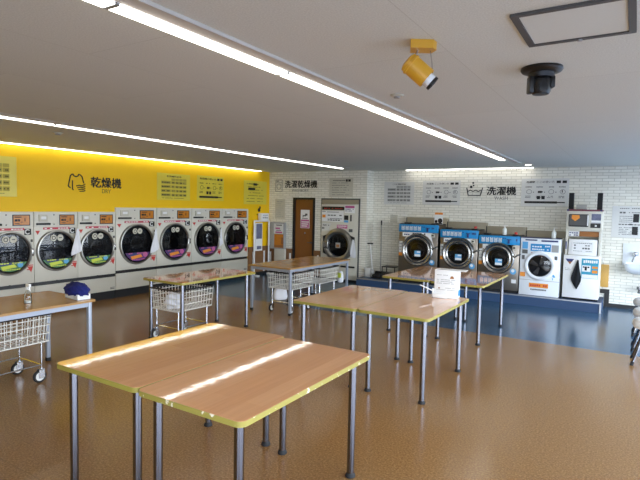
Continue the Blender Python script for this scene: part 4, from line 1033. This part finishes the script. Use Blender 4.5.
mb = MB(); mb.box(.1305, .132, -.045, .045, .012, .045); mb.box(.05, .125, -.0665, -.065, .01, .045); mb.obj('label', 'plate_grey', tr)
def fuzzy(name, label, cat, loc, rz, sc, n, m):
    b = bmesh.new(); bmesh.ops.create_icosphere(b, subdivisions=4, radius=1)
    r3 = random.Random(5)
    for v in b.verts:
        k = 1+.07*math.sin(9*v.co.x+3*v.co.y)*math.cos(8*v.co.z+v.co.y*7)+r3.uniform(-.05, .06)
        v.co = Vector((v.co.x*sc[0]*k, v.co.y*sc[1]*k, max(-.45, v.co.z)*sc[2]*k))
    me = bpy.data.meshes.new(name); b.to_mesh(me); b.free(); me.materials.append(M[m])
    me.polygons.foreach_set('use_smooth', [True]*len(me.polygons))
    o = bpy.data.objects.new(name, me); COL.objects.link(o); o.location = loc; o.rotation_euler = (0, 0, rz)
    return tag(o, label, cat)
fuzzy('duster', 'fluffy navy duster head lying in the white tray', 'duster', (-4.81, 3.045, .845), -.1, (.175, .095, .085), 0, 'navy')

# white sign box on the middle table, pen tied to it
t = thing('sign_box', 'white folded sign box with printed note on the middle table', 'sign', (-1.72, 5.42, .787), .12)
mb = MB(); mb.box(-.125, .125, -.075, .075, 0, .30, .004); bx_ = mb.obj('box', 'paper', t)
mb = MB(); mb.box(-.125, .205, -.077, .077, .300, .305); mb.obj('top_flap', 'white', t)
mb = MB(); mb.box(-.13, .02, -.10, -.076, 0, .045, .003); mb.obj('front_pocket', 'white', t)
bars(bx_, words(-.1, .02, .25, .008, 9, rng)+words(-.1, .1, .2, .008, 14, rng)+words(-.1, .07, .18, .008, 12, rng)+words(-.1, .1, .16, .008, 14, rng)+words(-.02, .1, .11, .008, 8, rng)+words(-.1, .1, .09, .006, 14, rng), 'paleink', y=-.075, name='small_print')
mb = MB(); mb.prism([(.04, .215), (.085, .215), (.078, .235), (.06, .247), (.047, .235)], -.0765, -.075); mb.box(-.08, -.066, -.0765, -.075, .1, .114); mb.obj('red_print', 'shelf_brown', bx_)
mb = MB(); mb.box(.125, .135, -.03, .03, .03, .09); mb.obj('blue_tab', 'blue_panel', t)
t = thing('pen', 'white pen sticking out left of the white sign box', 'pen', (-1.85, 5.33, .787), 0)
mb = MB(); mb.cyl((0, 0, .07), (-.14, -.03, .125), .007); mb.obj('barrel', 'white', t)
mb = MB(); mb.box(-.005, .012, -.012, .012, 0, .1, .002); mb.obj('holder', 'paper', t)

# ------------------------------------------------------------------ laundry carts
def make_cart():
    t = bpy.data.objects.new('laundry_cart', None); COL.objects.link(t); t.empty_display_size = .1
    zb, zt_ = .40, .665
    bx, by, tx, ty = .235, .30, .25, .32
    def P(u, v, f):   # f 0 bottom .. 1 top
        return (u*(bx+(tx-bx)*f), v*(by+(ty-by)*f), zb+(zt_-zb)*f)
    mb = MB()
    for f in (0, .3, .6, .86):
        mb.tube([P(-1, -1, f), P(1, -1, f), P(1, 1, f), P(-1, 1, f), P(-1, -1, f)], .0048 if f else .007, 6)
    for s in (-1, 1):
        for k in range(11):
            u = -1+2*k/10; mb.cyl(P(u, s, 0), P(u, s, 1), .0038, n=6)
        for k in range(13):
            u = -1+2*k/12; mb.cyl(P(s, u, 0), P(s, u, 1), .0038, n=6)
    for k in range(1, 9): mb.cyl(P(-1+2*k/9, -1, 0), P(-1+2*k/9, 1, 0), .0036, n=6)
    for k in range(1, 9): mb.cyl(P(-1, -1+2*k/9, 0), P(1, -1+2*k/9, 0), .0036, n=6)
    bs = mb.obj('basket', 'wire_white', t)
    mb = MB(); mb.tube([P(-1, -1, 1), P(1, -1, 1), P(1, 1, 1), P(-1, 1, 1), P(-1, -1, 1)], .011, 8); mb.obj('rim', 'black', bs)
    mb = MB()
    for x in (-.2, .2):
        for y in (-.25, .25): mb.cyl((x, y, .13), (x, y, .40), .011, n=10)
    for z in (.17, .392):
        mb.tube([(-.2, -.25, z), (.2, -.25, z), (.2, .25, z), (-.2, .25, z), (-.2, -.25, z)], .008, 8)
    mb.obj('frame', 'chrome', t)
    for x in (-.2, .2):
        for y in (-.25, .25):
            mb = MB(); mb.cyl((x, y, .12), (x, y, .145), .018, n=12); mb.box(x-.024, x-.018, y-.035, y+.02, .045, .13); mb.box(x+.018, x+.024, y-.035, y+.02, .045, .13); mb.box(x-.024, x+.024, y-.02, y+.02, .12, .128); ca = mb.obj('caster', 'chrome', t)
            q = Matrix.Translation((x, y-.02, .062)) @ Matrix.Rotation(PI/2, 4, 'Y')
            mb = MB(); mb.lathe([(.042, -.013), (.056, -.013), (.062, -.008), (.062, .008), (.056, .013), (.042, .013)], q, 28); mb.obj('tyre', 'blackmat', ca)
            mb = MB(); mb.lathe([(0, -.014), (.042, -.012), (.042, .012), (0, .014)], q, 24); mb.obj('wheel', 'plate_grey', ca)
    return t
ct = make_cart()
carts = [((-5.0, 2.42), 0, 'white wire laundry cart under the left beech table'),
         ((-5.02, 4.66), 0, 'white wire laundry cart under the table in front of the dryers'),
         ((-4.87, 6.93), 0, 'white wire laundry cart under the far beech table, nearer one with a hanging white bag'),
         ((-4.87, 7.77), 0, 'white wire laundry cart under the far beech table, farther one beside the washer-dryer')]
for i, ((x, y), rz, lb) in enumerate(carts):
    o = ct if i == 0 else dup(ct)
    o.location = (x, y, 0); o.rotation_euler = (0, 0, rz); tag(o, lb, 'cart', 'wire laundry carts under the tables')
# washing in and on the carts
def heap(name, label, loc, sc, seed, m='cloth_white'):
    b = bmesh.new(); bmesh.ops.create_icosphere(b, subdivisions=4, radius=1)
    for v in b.verts:
        n = .16*math.sin(5*v.co.x+seed)*math.cos(4*v.co.y+seed*2)+.1*math.sin(9*v.co.z+7*v.co.y+seed)
        k = 1+n
        v.co = Vector((v.co.x*k*sc[0], v.co.y*k*sc[1], max(-.55, v.co.z*k)*sc[2]))
    me = bpy.data.meshes.new(name); b.to_mesh(me); b.free(); me.materials.append(M[m])
    me.polygons.foreach_set('use_smooth', [True]*len(me.polygons))
    o = bpy.data.objects.new(name, me); COL.objects.link(o); o.location = loc
    return tag(o, label, 'cloth')
heap('laundry_cloth', 'white crumpled cloth inside the cart in front of the dryers', (-5.03, 4.52, .475), (.11, .12, .13), 1.2)
def bag(name, label, x, y, z0, z1, w, d):
    mb = MB()
    prof = [(.35, 0), (.85, .06), (1, .25), (.95, .6), (.8, .85), (.55, 1)]
    o = mb
    rows = []
    for f, t_ in prof:
        rows.append([mb.b.verts.new((w/2*f*math.cos(a)*(1+.08*math.sin(3*a+t_*4)), d/2*f*math.sin(a)*(1+.1*math.cos(4*a)), t_*(z1-z0))) for a in [2*PI*k/20 for k in range(20)]])
    for A, B in zip(rows, rows[1:]):
        for k in range(20): mb.b.faces.new((A[k], A[(k+1) % 20], B[(k+1) % 20], B[k]))
    mb.b.faces.new(rows[0]); mb.b.faces.new(rows[-1])
    ob = mb.obj(name, 'cloth_white', smooth=180); ob.location = (x, y, z0); return tag(ob, label, 'bag', 'white bags on the carts')
bag('cloth_bag', 'white bag on the lower rail of the nearer far cart', -4.99, 6.80, .18, .39, .22, .30)
bag('cloth_bag', 'pale bag hanging low on the cart at the left edge', -4.93, 2.2, .18, .39, .2, .25)
bag('cloth_bag', 'white bag with yellow tag hanging at the far cart end by the washer-dryer', -4.66, 8.24, .33, .55, .12, .10)
mb = MB(); mb.box(-.04, .04, -.058, -.05, .10, .19); yl = mb.obj('yellow_tag', 'lime', bpy.data.objects['cloth_bag.002'])

# ------------------------------------------------------------------ ceiling fittings
def strip_light(label, p0, p1, segs, w=.085, recess=False, cap=True):
    """line of LED battens end to end along Y or X, hung under the ceiling: each batten one thing"""
    p0, p1 = Vector(p0), Vector(p1)
    for k in range(segs):
        a = p0.lerp(p1, k/segs); c = p0.lerp(p1, (k+1)/segs); L = (c-a).length
        ang = math.atan2((c-a).y, (c-a).x)
        lb = label if segs == 1 else label[k]
        t = thing('strip_light', lb, 'ceiling light', (a.x, a.y, CZ), ang, 'white strip lights on the ceiling')
        mb = MB(); mb.box(.0, L, -w/2-.006, w/2+.006, -.006, -.0005, .002); mb.obj('housing', 'white', t)
        mb = MB(); mb.box(.012, L-.012, -w/2, w/2, -.018, -.006, .005); mb.obj('diffuser', 'strip_light', t)
        for q in (0, L-.012):
            mb = MB(); mb.box(q, q+.012, -w/2, w/2, -.018, -.006); mb.obj('end_cap', 'alu', t)
ords = ['first', 'second', 'third', 'fourth', 'fifth', 'sixth']
N1 = 7
labs = []
for k in range(N1):
    labs.append('strip light of the long line beside the metal channel, %s from the washer wall' % ['seventh', 'sixth', 'fifth', 'fourth', 'third', 'second', 'first'][k])
strip_light(labs, (-1.955, 8.88-N1*1.245, 0), (-1.955, 8.88, 0), N1)
N2 = 6
labs = ['strip light of the middle ceiling line, %s from the back wall' % ['sixth', 'fifth', 'fourth', 'third', 'second', 'first'][k] for k in range(N2)]
strip_light(labs, (-5.53, 9.75-N2*1.3, 0), (-5.53, 9.75, 0), N2, w=.068)
N3 = 6
labs = ['strip light beside the yellow wall, %s from the back corner' % ['sixth', 'fifth', 'fourth', 'third', 'second', 'first'][k] for k in range(N3)]
strip_light(labs, (-7.96, 9.95-N3*1.325, 0), (-7.96, 9.95, 0), N3, w=.052)
strip_light(['strip light along the alcove wall above the washers, nearer the corner', 'strip light along the alcove wall above the washers, nearer the cream tower'], (-4.40, 10.62, 0), (-1.74, 10.62, 0), 2, w=.06)
strip_light('short strip light over the far end of the long line', (-1.80, 9.95, 0), (-1.67, 9.95, 0), 1, w=.018)
strip_light('strip light line parallel to the yellow wall beyond the right edge, mirrored in the floor', (1.45, 1.4, 0), (1.45, 9.36, 0), 1)
# metal channel beside the long line
mb = MB(); mb.box(-1.905, -1.80, -.5, 9.6, CZ-.006, CZ-.0005); mb.box(-1.80, -1.788, -.5, 9.6, CZ-.018, CZ-.0005)
o = mb.obj('trim_5', 'plain_wall'); o['kind'] = 'structure'
mb = MB(); mb.box(-5.485, -5.36, 1.5, 9.93, CZ-.005, CZ-.0005); o = mb.obj('trim_6', 'plain_wall'); o['kind'] = 'structure'

# access hatch
t = thing('access_hatch', 'square ceiling hatch with dark grey frame', 'hatch', (-.28, 2.585, CZ))
mb = MB(); mb.ring(rrect(-.235, .235, -.24, .24, .004, 1), rrect(-.205, .205, -.212, .212, .004, 1), -.012, -.0005); mb.obj('frame', 'darkgrey', t)
mb = MB(); mb.box(-.204, .204, -.211, .211, -.006, -.0005); mb.obj('panel', 'hatch_board', t)
mb = MB(); mb.lathe([(0, -.02), (.012, -.018), (.012, -.012), (0, -.012)], Matrix.Translation((-.0, .2255, 0)), 12); mb.obj('catch', 'alu', t)

# yellow spotlight
t = thing('spotlight', 'yellow adjustable spotlight on the ceiling', 'spotlight', (-.98, 2.52, CZ), math.radians(31.9))
mb = MB(); mb.plate([(-.065, -.05), (.05, -.05), (.075, -.01), (.06, .045), (-.05, .045)], -.042, -.0005); mb.obj('base', 'yellow_lamp', t)
mb = MB(); mb.tube([(-.02, 0, -.04), (-.03, .0, -.07), (-.01, 0, -.09), (-.02, 0, -.115), (-.005, 0, -.13)], .0055, 8); mb.tube([(.045, 0, -.04), (.055, 0, -.10), (.06, .0, -.15)], .003, 6); mb.obj('bracket', 'chrome', t)
ax = Vector((.72, -.06, -.62)).normalized(); c0 = Vector((-.07, 0, -.098)); q = Matrix.Translation(c0) @ ax.to_track_quat('Z', 'Y').to_matrix().to_4x4()
mb = MB(); mb.lathe([(0, -.005), (.035, -.004), (.05, .004), (.052, .02), (.052, .135), (.048, .135), (.048, .115), (0, .115)], q, 32); mb.lathe([(.052, .018), (.056, .02), (.056, .03), (.052, .032)], q, 32); mb.box(.03, .06, -.025, .025, .03, .11, .004, 2, q); cn = mb.obj('lamp_can', 'yellow_lamp', t)
mb = MB(); mb.lathe([(0, .115), (.036, .115), (.036, .17), (.03, .175), (0, .175)], q, 24); mb.obj('lamp', 'whitegloss', cn)
mb = MB(); mb.lathe([(.0365, .162), (.038, .165), (.038, .177), (.032, .178), (.032, .174)], q, 24); mb.obj('lamp_ring', 'black', cn)

# black dome camera
t = thing('security_camera', 'black pan-tilt camera hanging from the ceiling', 'camera', (-.525, 3.30, CZ), math.radians(25))
MB().lathe([(0, -.0005), (.115, -.0005), (.118, -.012), (.11, -.024), (.085, -.034), (0, -.034)], None, 40).obj('mount', 'black', t)
mb = MB(); mb.lathe([(0, -.034), (.075, -.034), (.07, -.06), (0, -.06)], None, 32); mb.box(-.075, -.045, -.035, .035, -.15, -.05, .008); mb.box(.045, .072, -.035, .035, -.12, -.05, .008); mb.obj('yoke', 'black', t)
mb = MB(); mb.lathe([(0, -.06), (.05, -.062), (.056, -.075), (.054, -.14), (.045, -.155), (0, -.158)], None, 32); hd = mb.obj('camera_head', 'black', t)
mb = MB(); mb.lathe([(0, .045), (.024, .045), (.026, .058), (0, .062)], Matrix.Translation((0, 0, -.125)) @ OUT, 20); mb.obj('lens', 'black', hd)
mb = MB(); mb.box(.005, .03, -.036, -.03, -.085, -.07, .002); mb.obj('white_mark', 'white', t)

def disc(label, x, y, r, cat='detector'):
    t = thing('ceiling_detector', label, cat, (x, y, CZ))
    MB().lathe([(0, -.0005), (r, -.0005), (r, -.006), (r*.85, -.012), (0, -.013)], None, 28).obj('base', 'plate_cream', t)
    MB().lathe([(0, -.013), (r*.5, -.013), (r*.45, -.024), (0, -.026)], None, 20).obj('sensor', 'paleink', t)
disc('small round ceiling detector near the yellow spotlight', -1.58, 3.59, .05)
disc('small round ceiling detector between the two left strip lines', -6.2, 3.70, .06)

# ------------------------------------------------------------------ light: sky through the shop windows, LED strips
W = bpy.data.worlds.new('sky'); S.world = W; W.use_nodes = True
nt = W.node_tree; bg = nt.nodes['Background']
tc = nt.nodes.new('ShaderNodeTexCoord'); sp = nt.nodes.new('ShaderNodeSeparateXYZ'); rp = nt.nodes.new('ShaderNodeValToRGB')
nt.links.new(tc.outputs['Generated'], sp.inputs[0]); nt.links.new(sp.outputs[2], rp.inputs[0])
rp.color_ramp.elements[0].position = 0; rp.color_ramp.elements[0].color = (.85, .93, 1.0, 1)
rp.color_ramp.elements[1].position = .7; rp.color_ramp.elements[1].color = (.42, .62, 1.0, 1)
nt.links.new(rp.outputs[0], bg.inputs['Color']); bg.inputs['Strength'].default_value = 14
def portal(name, loc, rot, sx, sy):
    l = bpy.data.lights.new(name, 'AREA'); l.shape = 'RECTANGLE'; l.size = sx; l.size_y = sy
    l.cycles.is_portal = True
    o = bpy.data.objects.new(name, l); COL.objects.link(o); o.location = loc; o.rotation_euler = rot
portal('window_portal', (XE+.03, (YF+Y3)/2, 1.24), (0, PI/2, 0), 2.2, Y3-YF-.3)
portal('window_portal.001', ((XE-1.0)/2, YF-.03, 1.24), (PI/2, 0, 0), XE+1.0, 2.2)

# ------------------------------------------------------------------ camera
cam = bpy.data.cameras.new('camera'); co = bpy.data.objects.new('camera', cam); COL.objects.link(co)
F = 507.; yaw, pit, roll = math.radians(31.9), math.radians(-3.78), math.radians(1.2)
fw = Vector((-math.sin(yaw)*math.cos(pit), math.cos(yaw)*math.cos(pit), math.sin(pit)))
r0 = Vector((math.cos(yaw), math.sin(yaw), 0)); u0 = r0.cross(fw)
Rv = r0*math.cos(roll)+u0*math.sin(roll); Uv = u0*math.cos(roll)-r0*math.sin(roll)
co.matrix_world = Matrix(((Rv.x, Uv.x, -fw.x, 0), (Rv.y, Uv.y, -fw.y, 0), (Rv.z, Uv.z, -fw.z, 1.75), (0, 0, 0, 1)))
cam.sensor_fit = 'HORIZONTAL'; cam.sensor_width = 36; cam.lens = F/640*36; cam.clip_start = .05
S.camera = co
S.view_settings.view_transform = 'Standard'; S.view_settings.look = 'None'; S.view_settings.gamma = 1
S.view_settings.use_curve_mapping = False
S.view_settings.exposure = 0.
S.cycles.use_denoising = True
S.cycles.max_bounces = 8; S.cycles.diffuse_bounces = 5; S.cycles.transparent_max_bounces = 12
S.cycles.sample_clamp_indirect = 6
